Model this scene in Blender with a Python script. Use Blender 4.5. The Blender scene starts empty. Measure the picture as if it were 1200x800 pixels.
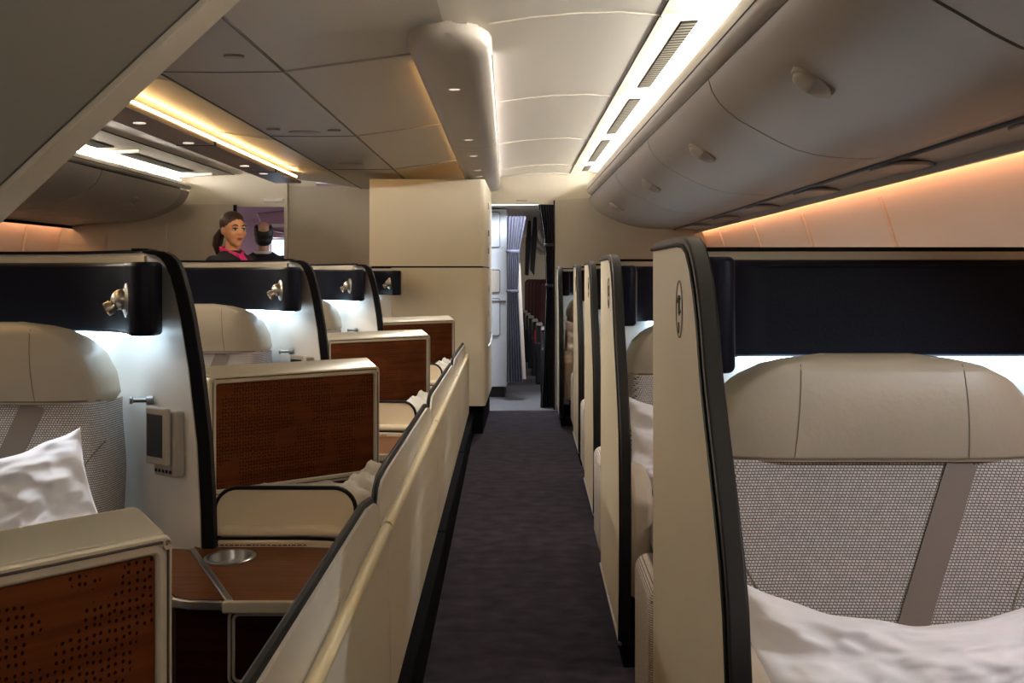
import bpy, bmesh, math, random
from mathutils import Vector, Matrix, noise
random.seed(7)
C = bpy.context.scene.collection
SC = bpy.context.scene
PI = math.pi

# ------------------------------------------------------------------ camera, world, exposure
F = 1600.0; U0 = 622.0; V0 = 322.0; H = 1.19
cam_d = bpy.data.cameras.new('camera'); cam = bpy.data.objects.new('camera', cam_d); C.objects.link(cam)
cam.location = (0, 0, H); cam.rotation_euler = (PI/2, 0, 0)
cam_d.sensor_width = 36; cam_d.lens = 36*F/1200
cam_d.shift_x = (600-U0)/1200; cam_d.shift_y = (V0-400)/1200
cam_d.clip_start = 0.05; cam_d.clip_end = 100
SC.camera = cam
w = bpy.data.worlds.new('world'); SC.world = w; w.use_nodes = True
w.node_tree.nodes['Background'].inputs[0].default_value = (1.0, 0.90, 0.80, 1)
w.node_tree.nodes['Background'].inputs[1].default_value = 0.3
SC.view_settings.view_transform = 'Standard'; SC.view_settings.look = 'None'
SC.view_settings.exposure = 1.0; SC.view_settings.gamma = 1.0
SC.view_settings.use_curve_mapping = False
SC.cycles.max_bounces = 14; SC.cycles.diffuse_bounces = 12
SC.cycles.sample_clamp_indirect = 12.0
SC.cycles.use_denoising = True
E_COVE = 50.0; E_SUITE = 4.6; E_WALL = 9.0; E_WARM = 17.0

def at(px, py, Y):                       # the point a pixel sees at distance Y
    return Vector(((px-U0)*Y/F, Y, H+(V0-py)*Y/F))

# ------------------------------------------------------------------ materials
def _nodes(name):
    m = bpy.data.materials.new(name); m.use_nodes = True
    nt = m.node_tree; b = nt.nodes['Principled BSDF']
    return m, nt, b
def mat(name, col, rough=0.5, metal=0.0, bump=None, var=0.0, vscale=6.0, coat=0.0, spec=0.5, stretch=None, sheen=0.0):
    m, nt, b = _nodes(name)
    b.inputs['Base Color'].default_value = (*col, 1); b.inputs['Roughness'].default_value = rough
    b.inputs['Metallic'].default_value = metal; b.inputs['Coat Weight'].default_value = coat
    b.inputs['Specular IOR Level'].default_value = spec
    b.inputs['Sheen Weight'].default_value = sheen
    tc = nt.nodes.new('ShaderNodeTexCoord')
    src = tc.outputs['Object']
    if stretch:
        mp = nt.nodes.new('ShaderNodeMapping'); mp.inputs['Scale'].default_value = stretch
        nt.links.new(src, mp.inputs[0]); src = mp.outputs[0]
    if var:
        n = nt.nodes.new('ShaderNodeTexNoise'); n.inputs['Scale'].default_value = vscale; n.inputs['Detail'].default_value = 4
        nt.links.new(src, n.inputs['Vector'])
        r = nt.nodes.new('ShaderNodeMix'); r.data_type = 'RGBA'
        r.inputs[6].default_value = (*[c*(1-var) for c in col], 1); r.inputs[7].default_value = (*[min(1, c*(1+var)) for c in col], 1)
        mr = nt.nodes.new('ShaderNodeMapRange'); mr.inputs[1].default_value = 0.3; mr.inputs[2].default_value = 0.7
        nt.links.new(n.outputs['Fac'], mr.inputs[0]); nt.links.new(mr.outputs[0], r.inputs[0]); nt.links.new(r.outputs[2], b.inputs['Base Color'])
    if bump:
        n2 = nt.nodes.new('ShaderNodeTexNoise'); n2.inputs['Scale'].default_value = bump[0]; n2.inputs['Detail'].default_value = 3
        nt.links.new(src, n2.inputs['Vector'])
        bp = nt.nodes.new('ShaderNodeBump'); bp.inputs['Strength'].default_value = bump[1]; bp.inputs['Distance'].default_value = 0.004
        nt.links.new(n2.outputs['Fac'], bp.inputs['Height']); nt.links.new(bp.outputs[0], b.inputs['Normal'])
    return m
def emis(name, col, s):
    m, nt, b = _nodes(name)
    b.inputs['Base Color'].default_value = (*col, 1)
    b.inputs['Emission Color'].default_value = (*col, 1); b.inputs['Emission Strength'].default_value = s
    return m
def weave(name, light, dark, sx=0.0070, sz=0.0054):
    m, nt, b = _nodes(name); b.inputs['Roughness'].default_value = 0.9; b.inputs['Specular IOR Level'].default_value = 0.15
    tc = nt.nodes.new('ShaderNodeTexCoord'); sp = nt.nodes.new('ShaderNodeSeparateXYZ'); nt.links.new(tc.outputs['Object'], sp.inputs[0])
    ad = nt.nodes.new('ShaderNodeMath'); ad.operation = 'ADD'; nt.links.new(sp.outputs['X'], ad.inputs[0]); nt.links.new(sp.outputs['Y'], ad.inputs[1])
    cb = nt.nodes.new('ShaderNodeCombineXYZ'); nt.links.new(ad.outputs[0], cb.inputs[0]); nt.links.new(sp.outputs['Z'], cb.inputs[1])
    br = nt.nodes.new('ShaderNodeTexBrick'); br.inputs['Scale'].default_value = 1.0
    br.inputs['Brick Width'].default_value = sx; br.inputs['Row Height'].default_value = sz
    br.inputs['Mortar Size'].default_value = sz*0.26; br.inputs['Mortar Smooth'].default_value = 0.9
    br.inputs['Color1'].default_value = (*light, 1); br.inputs['Color2'].default_value = (*[c*0.8 for c in light], 1); br.inputs['Mortar'].default_value = (*dark, 1)
    nt.links.new(cb.outputs[0], br.inputs['Vector']); nt.links.new(br.outputs['Color'], b.inputs['Base Color'])
    bp = nt.nodes.new('ShaderNodeBump'); bp.inputs['Strength'].default_value = 0.4; bp.inputs['Distance'].default_value = 0.002; bp.invert = True
    nt.links.new(br.outputs['Fac'], bp.inputs['Height']); nt.links.new(bp.outputs[0], b.inputs['Normal'])
    return m
def slats(name, light, dark, step=0.045):
    m, nt, b = _nodes(name); b.inputs['Roughness'].default_value = 0.9; b.inputs['Specular IOR Level'].default_value = 0.0
    tc = nt.nodes.new('ShaderNodeTexCoord'); sp = nt.nodes.new('ShaderNodeSeparateXYZ'); nt.links.new(tc.outputs['Object'], sp.inputs[0])
    dv = nt.nodes.new('ShaderNodeMath'); dv.operation = 'DIVIDE'; dv.inputs[1].default_value = step; nt.links.new(sp.outputs['Y'], dv.inputs[0])
    fr = nt.nodes.new('ShaderNodeMath'); fr.operation = 'FRACT'; nt.links.new(dv.outputs[0], fr.inputs[0])
    lt = nt.nodes.new('ShaderNodeMath'); lt.operation = 'LESS_THAN'; lt.inputs[1].default_value = 0.42; nt.links.new(fr.outputs[0], lt.inputs[0])
    mx = nt.nodes.new('ShaderNodeMix'); mx.data_type = 'RGBA'; nt.links.new(lt.outputs[0], mx.inputs[0])
    mx.inputs[6].default_value = (*light, 1); mx.inputs[7].default_value = (*dark, 1); nt.links.new(mx.outputs[2], b.inputs['Base Color'])
    return m
def wood(name, c1, c2, rough=0.35, dots=None, axis_scale=(3, 60, 60), coat=0.0):
    m, nt, b = _nodes(name); b.inputs['Roughness'].default_value = rough; b.inputs['Coat Weight'].default_value = coat
    b.inputs['Specular IOR Level'].default_value = 0.06
    tc = nt.nodes.new('ShaderNodeTexCoord'); mp = nt.nodes.new('ShaderNodeMapping'); mp.inputs['Scale'].default_value = axis_scale
    nt.links.new(tc.outputs['Object'], mp.inputs[0])
    n = nt.nodes.new('ShaderNodeTexNoise'); n.inputs['Scale'].default_value = 1.0; n.inputs['Detail'].default_value = 5
    nt.links.new(mp.outputs[0], n.inputs['Vector'])
    r = nt.nodes.new('ShaderNodeValToRGB'); r.color_ramp.elements[0].position = 0.3; r.color_ramp.elements[1].position = 0.7
    r.color_ramp.elements[0].color = (*c1, 1); r.color_ramp.elements[1].color = (*c2, 1)
    nt.links.new(n.outputs['Fac'], r.inputs[0]); out = r.outputs[0]
    if dots:
        sp = nt.nodes.new('ShaderNodeSeparateXYZ'); nt.links.new(tc.outputs['Object'], sp.inputs[0])
        cb = nt.nodes.new('ShaderNodeCombineXYZ'); nt.links.new(sp.outputs['X'], cb.inputs[0]); nt.links.new(sp.outputs['Z'], cb.inputs[1])
        v = nt.nodes.new('ShaderNodeTexVoronoi'); v.inputs['Scale'].default_value = dots; v.inputs['Randomness'].default_value = 0.35
        v.voronoi_dimensions = '2D'; nt.links.new(cb.outputs[0], v.inputs['Vector'])
        lt = nt.nodes.new('ShaderNodeMath'); lt.operation = 'LESS_THAN'; lt.inputs[1].default_value = 0.23; nt.links.new(v.outputs['Distance'], lt.inputs[0])
        wv = nt.nodes.new('ShaderNodeTexNoise'); wv.inputs['Scale'].default_value = 9.0; nt.links.new(cb.outputs[0], wv.inputs['Vector'])
        gt = nt.nodes.new('ShaderNodeMath'); gt.operation = 'GREATER_THAN'; gt.inputs[1].default_value = 0.44; nt.links.new(wv.outputs['Fac'], gt.inputs[0])
        mu = nt.nodes.new('ShaderNodeMath'); mu.operation = 'MULTIPLY'; nt.links.new(lt.outputs[0], mu.inputs[0]); nt.links.new(gt.outputs[0], mu.inputs[1])
        mx = nt.nodes.new('ShaderNodeMix'); mx.data_type = 'RGBA'; nt.links.new(mu.outputs[0], mx.inputs[0]); nt.links.new(out, mx.inputs[6])
        mx.inputs[7].default_value = (*[c*0.18 for c in c1], 1); out = mx.outputs[2]
        bp = nt.nodes.new('ShaderNodeBump'); bp.inputs['Strength'].default_value = 0.5; bp.inputs['Distance'].default_value = 0.002; bp.invert = True
        nt.links.new(mu.outputs[0], bp.inputs['Height']); nt.links.new(bp.outputs[0], b.inputs['Normal'])
    nt.links.new(out, b.inputs['Base Color'])
    return m

M = {}
M['shell'] = mat('ivory shell', (0.56, 0.505, 0.385), 0.45, bump=(400, 0.06))
M['shell_white'] = mat('white shell', (0.86, 0.85, 0.81), 0.42)
M['black'] = mat('black rubber trim', (0.007, 0.007, 0.009), 0.5, spec=0.1)
M['trim'] = mat('charcoal trim', (0.012, 0.011, 0.012), 0.45, spec=0.25)
M['dark'] = mat('dark kick plate', (0.005, 0.005, 0.006), 0.9, spec=0.03)
M['navy'] = mat('midnight leather', (0.004, 0.0052, 0.012), 0.45, bump=(160, 0.10), spec=0.14)
M['leather'] = mat('taupe leather', (0.47, 0.415, 0.325), 0.42, bump=(90, 0.12), var=0.05)
M['weave'] = weave('houndstooth weave', (0.70, 0.66, 0.63), (0.09, 0.078, 0.082))
M['belt'] = mat('taupe belt webbing', (0.20, 0.165, 0.14), 0.6, bump=(500, 0.2))
M['thread'] = mat('seam thread', (0.20, 0.165, 0.125), 0.8)
M['linen'] = mat('white linen', (0.88, 0.89, 0.95), 0.75, bump=(24, 0.15), sheen=0.2)
M['duvet'] = mat('ivory quilt', (0.66, 0.63, 0.57), 0.85, bump=(60, 0.6))
M['redwood'] = wood('perforated redwood', (0.080, 0.020, 0.0065), (0.130, 0.038, 0.0125), 0.42, dots=105)
M['walnut'] = wood('walnut table', (0.095, 0.028, 0.007), (0.155, 0.052, 0.014), 0.3, axis_scale=(4, 70, 40))
M['darkwood'] = wood('dark cherry panel', (0.016, 0.004, 0.003), (0.028, 0.007, 0.005), 0.4)
M['champagne'] = mat('champagne metal', (0.56, 0.52, 0.42), 0.36, metal=0.35)
M['alu'] = mat('brushed aluminium', (0.46, 0.455, 0.45), 0.28, metal=1.0)
M['chrome'] = mat('satin nickel', (0.55, 0.52, 0.47), 0.38, metal=1.0)
M['screen'] = mat('dark glass', (0.03, 0.035, 0.04), 0.12)
M['devgrey'] = mat('grey plastic', (0.42, 0.39, 0.35), 0.45)
M['cream'] = mat('warm cream moulding', (0.74, 0.63, 0.46), 0.45)
M['rail'] = mat('pale yellow rail', (0.70, 0.60, 0.36), 0.35)
M['lip'] = mat('grey ribbed lip', (0.64, 0.61, 0.55), 0.5, bump=(300, 0.25))
M['panel'] = mat('ivory textured panel', (0.65, 0.60, 0.50), 0.6, bump=(600, 0.25))
M['carpet'] = mat('aubergine carpet', (0.022, 0.0140, 0.0215), 0.95, bump=(220, 1.0), var=0.75, vscale=11, spec=0.08, sheen=0.08)
M['vinyl'] = mat('grey galley floor', (0.10, 0.10, 0.11), 0.5, var=0.2, vscale=40)
M['bin'] = mat('bin plastic', (0.35, 0.33, 0.305), 0.42)
M['rim'] = mat('bin rim plastic', (0.60, 0.57, 0.52), 0.4)
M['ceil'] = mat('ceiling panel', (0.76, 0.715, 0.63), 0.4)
M['cove'] = mat('dimmed cream cove lining', (0.44, 0.40, 0.315), 0.6, spec=0.2)  # ceiling plastic in a darker colour to offset the cove lamp's glare
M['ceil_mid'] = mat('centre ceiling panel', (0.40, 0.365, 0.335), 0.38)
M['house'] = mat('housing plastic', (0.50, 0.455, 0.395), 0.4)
M['valance'] = mat('taupe valance', (0.30, 0.265, 0.25), 0.4)
M['side'] = mat('sidewall lining', (0.62, 0.50, 0.41), 0.5)
M['bulk'] = mat('bulkhead laminate', (0.46, 0.42, 0.345), 0.5, bump=(500, 0.05))
M['bulk_light'] = mat('header laminate', (0.58, 0.53, 0.44), 0.5)
M['closet'] = mat('closet laminate', (0.72, 0.655, 0.51), 0.45)
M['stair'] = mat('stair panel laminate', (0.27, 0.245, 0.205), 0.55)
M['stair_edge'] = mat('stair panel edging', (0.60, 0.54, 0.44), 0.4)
M['grille'] = slats('vent grille plastic', (0.085, 0.08, 0.068), (0.02, 0.019, 0.017), 0.06)
M['slot'] = mat('vent slot', (0.10, 0.095, 0.085), 0.7)
M['galley'] = mat('galley grey', (0.50, 0.54, 0.60), 0.4)
M['curtain'] = mat('slate curtain', (0.075, 0.075, 0.105), 0.9, bump=(300, 0.3))
M['curtain_dark'] = mat('charcoal curtain', (0.022, 0.018, 0.024), 0.9, bump=(300, 0.3))
M['lining'] = mat('beige curtain lining', (0.42, 0.36, 0.31), 0.9)
M['seat_red'] = mat('oxblood seat cover', (0.055, 0.008, 0.010), 0.7)
M['seat_dark'] = mat('dark seat shell', (0.015, 0.014, 0.016), 0.5)
M['skin'] = mat('warm skin', (0.52, 0.26, 0.14), 0.5, spec=0.3)
M['skin_pale'] = mat('fair skin', (0.60, 0.36, 0.26), 0.5, spec=0.3)
M['hair'] = mat('brown hair', (0.028, 0.014, 0.008), 0.4, bump=(120, 0.4), stretch=(1, 1, 0.2))
M['hair_black'] = mat('black hair', (0.010, 0.008, 0.008), 0.5, bump=(120, 0.4))
M['navy_cloth'] = mat('navy uniform', (0.010, 0.009, 0.016), 0.8)
M['magenta'] = mat('magenta scarf', (0.55, 0.01, 0.16), 0.6)
M['lip_red'] = mat('lip colour', (0.30, 0.05, 0.04), 0.4)
M['mauve'] = mat('mauve lit lining', (0.42, 0.27, 0.36), 0.5)  # purple cabin light put into the base colour
M['sign'] = mat('white sign', (0.75, 0.74, 0.72), 0.5)
M['red'] = mat('red tag', (0.6, 0.02, 0.02), 0.5)
M['ink'] = mat('engraving', (0.07, 0.055, 0.04), 0.6)
M['tube_white'] = emis('cove lamp white', (1.0, 0.94, 0.85), E_COVE)
M['tube_warm'] = emis('cove lamp amber', (1.0, 0.62, 0.24), E_WARM)
M['tube_wall'] = emis('sidewall lamp', (1.0, 0.48, 0.24), E_WALL)
M['tube_suite'] = emis('suite lamp', (0.62, 0.82, 1.0), E_SUITE)
M['tube_lav'] = emis('ceiling lamp lavender', (0.96, 0.92, 0.98), 5.0)
M['tube_far'] = emis('cabin lamp white', (1.0, 0.92, 0.80), 40.0)
M['spot'] = emis('spot lens', (1.0, 0.85, 0.75), 0.4)
M['daywin'] = emis('bright window', (0.55, 0.75, 1.0), 1.3)

# ------------------------------------------------------------------ mesh helpers
def rootmat(o):
    while o.parent: o = o.parent
    return Matrix.LocRotScale(o.location, o.rotation_euler, o.scale)
class MB:
    def __init__(s): s.bm = bmesh.new()
    def face(s, pts):
        vs = [s.bm.verts.new(p) for p in pts]
        try: s.bm.faces.new(vs)
        except ValueError: pass
        return s
    def box(s, x0, x1, y0, y1, z0, z1):
        return s.prism([(x0, y0), (x1, y0), (x1, y1), (x0, y1)], 'z', z0, z1)
    def prism(s, poly, axis, a, b):
        def p(u, v, t): return {'x': (t, u, v), 'y': (u, t, v), 'z': (u, v, t)}[axis]
        A = [s.bm.verts.new(p(u, v, a)) for u, v in poly]; B = [s.bm.verts.new(p(u, v, b)) for u, v in poly]
        n = len(poly)
        for i in range(n): s.bm.faces.new((A[i], A[(i+1) % n], B[(i+1) % n], B[i]))
        s.bm.faces.new(A); s.bm.faces.new(list(reversed(B)))
        return s
    def loft(s, secs, closed=True, caps=True, loop=False):
        R = [[s.bm.verts.new(p) for p in sec] for sec in secs]; n = len(R[0])
        rng = range(len(R)) if loop else range(len(R)-1)
        for i in rng:
            a, b = R[i], R[(i+1) % len(R)]
            for j in range(n if closed else n-1):
                s.bm.faces.new((a[j], a[(j+1) % n], b[(j+1) % n], b[j]))
        if caps and closed and not loop:
            s.bm.faces.new(R[0]); s.bm.faces.new(list(reversed(R[-1])))
        return s
    def tube(s, pts, r, n=8, closed=False, r2=None, up=None):
        pts = [Vector(p) for p in pts]; secs = []
        L = len(pts); prev = None
        for i, p in enumerate(pts):
            if closed: t = (pts[(i+1) % L]-pts[i-1])
            else: t = pts[min(i+1, L-1)]-pts[max(i-1, 0)]
            t.normalize()
            if prev is None:
                ref = Vector(up) if up else (Vector((0, 0, 1)) if abs(t.z) < 0.9 else Vector((1, 0, 0)))
            else: ref = prev
            a = (ref - t*ref.dot(t)).normalized(); b = t.cross(a); prev = a
            ri = r[i] if isinstance(r, (list, tuple)) else r
            rb = ri if r2 is None else r2
            secs.append([p + a*(ri*math.cos(2*PI*k/n)) + b*(rb*math.sin(2*PI*k/n)) for k in range(n)])
        return s.loft(secs, True, True, closed)
    def strap(s, pts, up, wa, wb):            # rectangular sweep: wa along 'up'-ish, wb across
        pts = [Vector(p) for p in pts]; secs = []; L = len(pts); up = Vector(up); wl = wb if isinstance(wb, list) else [wb]*L
        for i, p in enumerate(pts):
            wb = wl[i]
            t = (pts[min(i+1, L-1)]-pts[max(i-1, 0)]).normalized()
            a = (up - t*up.dot(t)).normalized(); b = t.cross(a)
            secs.append([p+a*wa+b*wb, p-a*wa+b*wb, p-a*wa-b*wb, p+a*wa-b*wb])
        return s.loft(secs)
    def lathe(s, prof, c, axis, n=24):
        c = Vector(c); ax = Vector(axis).normalized()
        ref = Vector((0, 0, 1)) if abs(ax.z) < 0.9 else Vector((1, 0, 0))
        a = (ref-ax*ref.dot(ax)).normalized(); b = ax.cross(a)
        secs = [[c+ax*h+a*(r*math.cos(2*PI*k/n))+b*(r*math.sin(2*PI*k/n)) for k in range(n)] for r, h in prof]
        return s.loft(secs)
    def ell(s, c, rx, ry, rz, rot=None, nu=20, nv=14):
        c = Vector(c); secs = []
        for j in range(1, nv):
            th = PI*j/nv
            ring = []
            for k in range(nu):
                v = Vector((rx*math.sin(th)*math.cos(2*PI*k/nu), ry*math.sin(th)*math.sin(2*PI*k/nu), rz*math.cos(th)))
                if rot: v = rot @ v
                ring.append(c+v)
            secs.append(ring)
        return s.loft(secs)
    def grid(s, fn, nu, nv):
        V = [[s.bm.verts.new(fn(i/nu, j/nv)) for i in range(nu+1)] for j in range(nv+1)]
        for j in range(nv):
            for i in range(nu):
                s.bm.faces.new((V[j][i], V[j][i+1], V[j+1][i+1], V[j+1][i]))
        return s
    def sheet(s, fa, fb, nu, nv):             # closed solid between two grids
        A = [[s.bm.verts.new(fa(i/nu, j/nv)) for i in range(nu+1)] for j in range(nv+1)]
        B = [[s.bm.verts.new(fb(i/nu, j/nv)) for i in range(nu+1)] for j in range(nv+1)]
        for j in range(nv):
            for i in range(nu):
                s.bm.faces.new((A[j][i], A[j][i+1], A[j+1][i+1], A[j+1][i]))
                s.bm.faces.new((B[j+1][i], B[j+1][i+1], B[j][i+1], B[j][i]))
        for i in range(nu):
            s.bm.faces.new((A[0][i+1], A[0][i], B[0][i], B[0][i+1])); s.bm.faces.new((A[nv][i], A[nv][i+1], B[nv][i+1], B[nv][i]))
        for j in range(nv):
            s.bm.faces.new((A[j][0], A[j+1][0], B[j+1][0], B[j][0])); s.bm.faces.new((A[j+1][nu], A[j][nu], B[j][nu], B[j+1][nu]))
        return s
    def build(s, name, m, parent=None, bevel=0, seg=2, smooth=40, sub=0, solid=0, remesh=0, subname=None):
        if parent is not None: s.bm.transform(rootmat(parent).inverted())
        bmesh.ops.recalc_face_normals(s.bm, faces=s.bm.faces)
        me = bpy.data.meshes.new(name); s.bm.to_mesh(me); s.bm.free()
        me.materials.append(m)
        for p in me.polygons: p.use_smooth = True
        if smooth < 180 and not sub and not remesh: me.set_sharp_from_angle(angle=math.radians(smooth))
        o = bpy.data.objects.new(name, me); C.objects.link(o)
        if parent is not None: o.parent = parent
        if solid:
            md = o.modifiers.new('solid', 'SOLIDIFY'); md.thickness = solid; md.offset = -1
        if bevel:
            md = o.modifiers.new('bevel', 'BEVEL'); md.width = bevel; md.segments = seg; md.limit_method = 'ANGLE'; md.angle_limit = math.radians(40)
            md.harden_normals = False
        if sub:
            md = o.modifiers.new('sub', 'SUBSURF'); md.levels = sub; md.render_levels = sub
        if remesh:
            md = o.modifiers.new('remesh', 'REMESH'); md.mode = 'VOXEL'; md.voxel_size = remesh; md.use_smooth_shade = True
            md = o.modifiers.new('smooth', 'SMOOTH'); md.factor = 0.5; md.iterations = 4
        return o
def tag(o, label=None, cat=None, group=None, kind=None):
    if label: o['label'] = label
    if cat: o['category'] = cat
    if group: o['group'] = group
    if kind: o['kind'] = kind
    return o
def thing(name, loc, label, cat, group=None, rz=0):
    o = bpy.data.objects.new(name, None); C.objects.link(o); o.empty_display_size = 0.1
    o.location = loc; o.rotation_euler = (0, 0, rz)
    return tag(o, label, cat, group)
def struct(o): o['kind'] = 'structure'; return o
KIDS = {}
def copy_tree(o, parent=None):
    c = o.copy(); C.objects.link(c)
    if parent is not None: c.parent = parent
    for ch in [x for x in C.objects if x.parent == o]: copy_tree(ch, c)
    return c
def copy_thing(o, dloc, label, group=None):
    c = copy_tree(o); c.location = Vector(o.location)+Vector(dloc); c['label'] = label
    if group: c['group'] = group
    return c
def lerp(a, b, t): return a+(b-a)*t
def smooth01(t): t = max(0, min(1, t)); return t*t*(3-2*t)
def interp(tab, x):
    if x <= tab[0][0]: return tab[0][1]
    for (a, fa), (b, fb) in zip(tab, tab[1:]):
        if x <= b: return lerp(fa, fb, (x-a)/(b-a))
    return tab[-1][1]
def rrect(x0, x1, z0, z1, r, n=6, corners=(1, 1, 1, 1)):    # order: bl, br, tr, tl
    pts = []
    for (cx, cz, a0, on) in ((x0, z0, PI, corners[0]), (x1, z0, 1.5*PI, corners[1]), (x1, z1, 0, corners[2]), (x0, z1, 0.5*PI, corners[3])):
        if not on: pts.append((cx, cz)); continue
        ox = cx+r if cx == x0 else cx-r; oz = cz+r if cz == z0 else cz-r
        for k in range(n+1):
            a = a0+0.5*PI*k/n; pts.append((ox+r*math.cos(a), oz+r*math.sin(a)))
    return pts

# ================================================================== the cabin itself
# the cabin narrows a little with distance: ceiling lines drift left by DR per metre
DR = 0.0138
def cx(X, Y): return X-DR*(Y-5)
YN, YB = -4.0, 12.0
def sweep(mb, prof, Y0, Y1, drift=None, n=1, th=(0, 0.02)):
    secs = []; prof = list(prof)+[(x+th[0], z+th[1]) for x, z in reversed(prof)]
    for i in range(n+1):
        Y = lerp(Y0, Y1, i/n)
        secs.append([((cx(x, Y) if drift is None else x-drift(x)*(Y-5)), Y, H+z) for x, z in prof])
    return mb.loft(secs)

# floor
struct(MB().box(-4.4, 1.75, YN, 11.95, -0.05, 0).build('floor', M['carpet']))
struct(MB().box(-4.4, 1.75, 11.95, 24, -0.05, -0.002).build('floor_galley', M['vinyl']))
struct(MB().box(-0.55, 0.35, 11.9, 11.99, 0, 0.006).build('trim_threshold', M['alu']))
# ceiling above the right aisle, with its cove
RC = [(-0.30, 0.845), (-0.15, 0.86), (0.0, 0.882), (0.15, 0.896), (0.30, 0.900), (0.437, 0.890)]
struct(sweep(MB(), RC, YN, YB+0.02).build('ceiling_right', M['ceil']))
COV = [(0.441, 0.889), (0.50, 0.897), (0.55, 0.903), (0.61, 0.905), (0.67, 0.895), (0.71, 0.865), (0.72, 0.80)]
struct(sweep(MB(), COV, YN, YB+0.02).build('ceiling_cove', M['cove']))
struct(MB().tube([(cx(0.439, y), y, H+0.8885) for y in (YN, YB)], 0.0035, 6).build('trim_seam', M['slot']))
for Y in (2.55, 4.67, 6.80, 8.96, 11.1):
    pts = [(cx(x, Y), Y, H+z-0.001) for x, z in RC[1:]]
    struct(MB().tube([(cx(x, Y), Y, H+z-0.003) for x, z in COV[:5]], 0.012, 8, r2=0.016).build('trim_rib', M['ceil']))
    struct(MB().tube(pts, 0.005, 8, r2=0.008).build('trim_rib', M['ceil']))
# centre ceiling: a lower flat strip between two rising flanks
CC = [(-0.30, 0.845), (-0.46, 0.826), (-0.60, 0.806), (-0.76, 0.784), (-0.918, 0.762)]
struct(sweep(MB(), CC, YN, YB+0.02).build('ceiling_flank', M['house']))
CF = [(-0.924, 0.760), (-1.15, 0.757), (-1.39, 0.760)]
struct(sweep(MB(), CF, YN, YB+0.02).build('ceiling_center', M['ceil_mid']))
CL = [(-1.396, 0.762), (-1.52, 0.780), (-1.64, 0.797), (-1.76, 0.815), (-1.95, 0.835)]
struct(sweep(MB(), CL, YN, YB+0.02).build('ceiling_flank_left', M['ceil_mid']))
for xx, zz in ((-0.921, 0.7595), (-1.393, 0.7595)):
    struct(MB().tube([(cx(xx, y), y, H+zz) for y in (YN, YB)], 0.0055, 6).build('trim_seam', M['slot']))
for Y in (2.75, 5.1, 7.46, 9.8):
    struct(MB().tube([(cx(x, Y), Y, H+z-0.001) for x, z in CC], 0.006, 6).build('trim_rib', M['ceil_mid']))
    struct(MB().tube([(cx(x, Y), Y, H+z-0.001) for x, z in CF], 0.0022, 6).build('trim_rib', M['slot']))
    struct(MB().tube([(cx(x, Y+0.25), Y+0.25, H+z-0.001) for x, z in CL], 0.003, 6).build('trim_rib', M['ceil_mid']))
# ceiling over the left aisle and its cove
nod = lambda x: 0.0
LC = [(-1.95, 0.86), (-2.2, 0.885), (-2.45, 0.895), (-2.62, 0.885)]
struct(sweep(MB(), LC, YN, YB+0.5).build('ceiling_left', M['ceil']))
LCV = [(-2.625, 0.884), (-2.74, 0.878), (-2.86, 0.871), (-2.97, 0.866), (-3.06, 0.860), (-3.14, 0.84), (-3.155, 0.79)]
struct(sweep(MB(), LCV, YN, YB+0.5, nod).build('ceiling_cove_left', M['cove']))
struct(MB().tube([(-2.622, y, H+0.884) for y in (YN, YB+.5)], 0.004, 6).build('trim_seam', M['slot']))
for Y in (9.56, 11.75):
    struct(MB().tube([(x, Y, H+z-0.002) for x, z in LCV[1:5]], 0.02, 8, r2=0.014).build('trim_rib', M['ceil']))
# sidewalls
SW = [(1.452, 0.398), (1.495, 0.385), (1.512, 0.34), (1.545, 0.25), (1.59, 0.11), (1.625, -0.1), (1.64, -0.5), (1.60, -1.19)]
struct(sweep(MB(), SW, YN, YB+0.05, nod, 2, (0.03, 0)).build('wall_right', M['side']))
for Y in (2.4, 4.15, 5.91, 7.6, 9.25, 10.9):
    struct(MB().tube([(x-0.003, Y, H+z) for x, z in SW[2:7]], 0.011, 8, r2=0.016).build('trim_rib', M['side']))
SWL = [(-4.05, 0.50), (-4.12, 0.46), (-4.16, 0.25), (-4.20, 0.0), (-4.22, -0.5), (-4.18, -1.19)]
struct(sweep(MB(), SWL, YN, YB+0.5, nod, 2, (-0.03, 0)).build('wall_left', M['side']))
for Y in (7.4, 9.3, 11.2):
    struct(MB().tube([(x+0.004, Y, H+z) for x, z in SWL[1:5]], 0.014, 8, r2=0.03).build('trim_rib', M['side']))
# service strip under the right bins (reading-light panel) and dark vent line
PSU = [(1.19, 0.402), (1.262, 0.404), (1.275, 0.414), (1.36, 0.409), (1.452, 0.392)]
ps = struct(sweep(MB(), PSU, YN, YB, nod).build('ceiling_service_strip', M['bin']))
struct(MB().tube([(1.263, y, H+0.402) for y in (YN, YB)], 0.010, 8).build('trim_strip', M['trim']))
struct(MB().box(1.438, 1.450, YN, YB, H+0.364, H+0.396).build('trim_vent', M['bin']))
for i in range(6):
    Y = 3.3+1.5*i
    mk = tag(MB().prism(rrect(1.285, 1.435, Y, Y+0.42, 0.05), 'z', H+0.387, H+0.400).build('mask_panel', M['bin'], bevel=0.004),
        'flush oval mask hatch in the strip under the right bins', 'hatch', 'mask hatches under the right bins')
PSL = [(-3.67, 0.455), (-3.95, 0.445), (-4.035, 0.43), (-4.035, 0.405)]
struct(sweep(MB(), PSL, YN, YB+0.5, nod).build('ceiling_service_strip_left', M['bin']))

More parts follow.
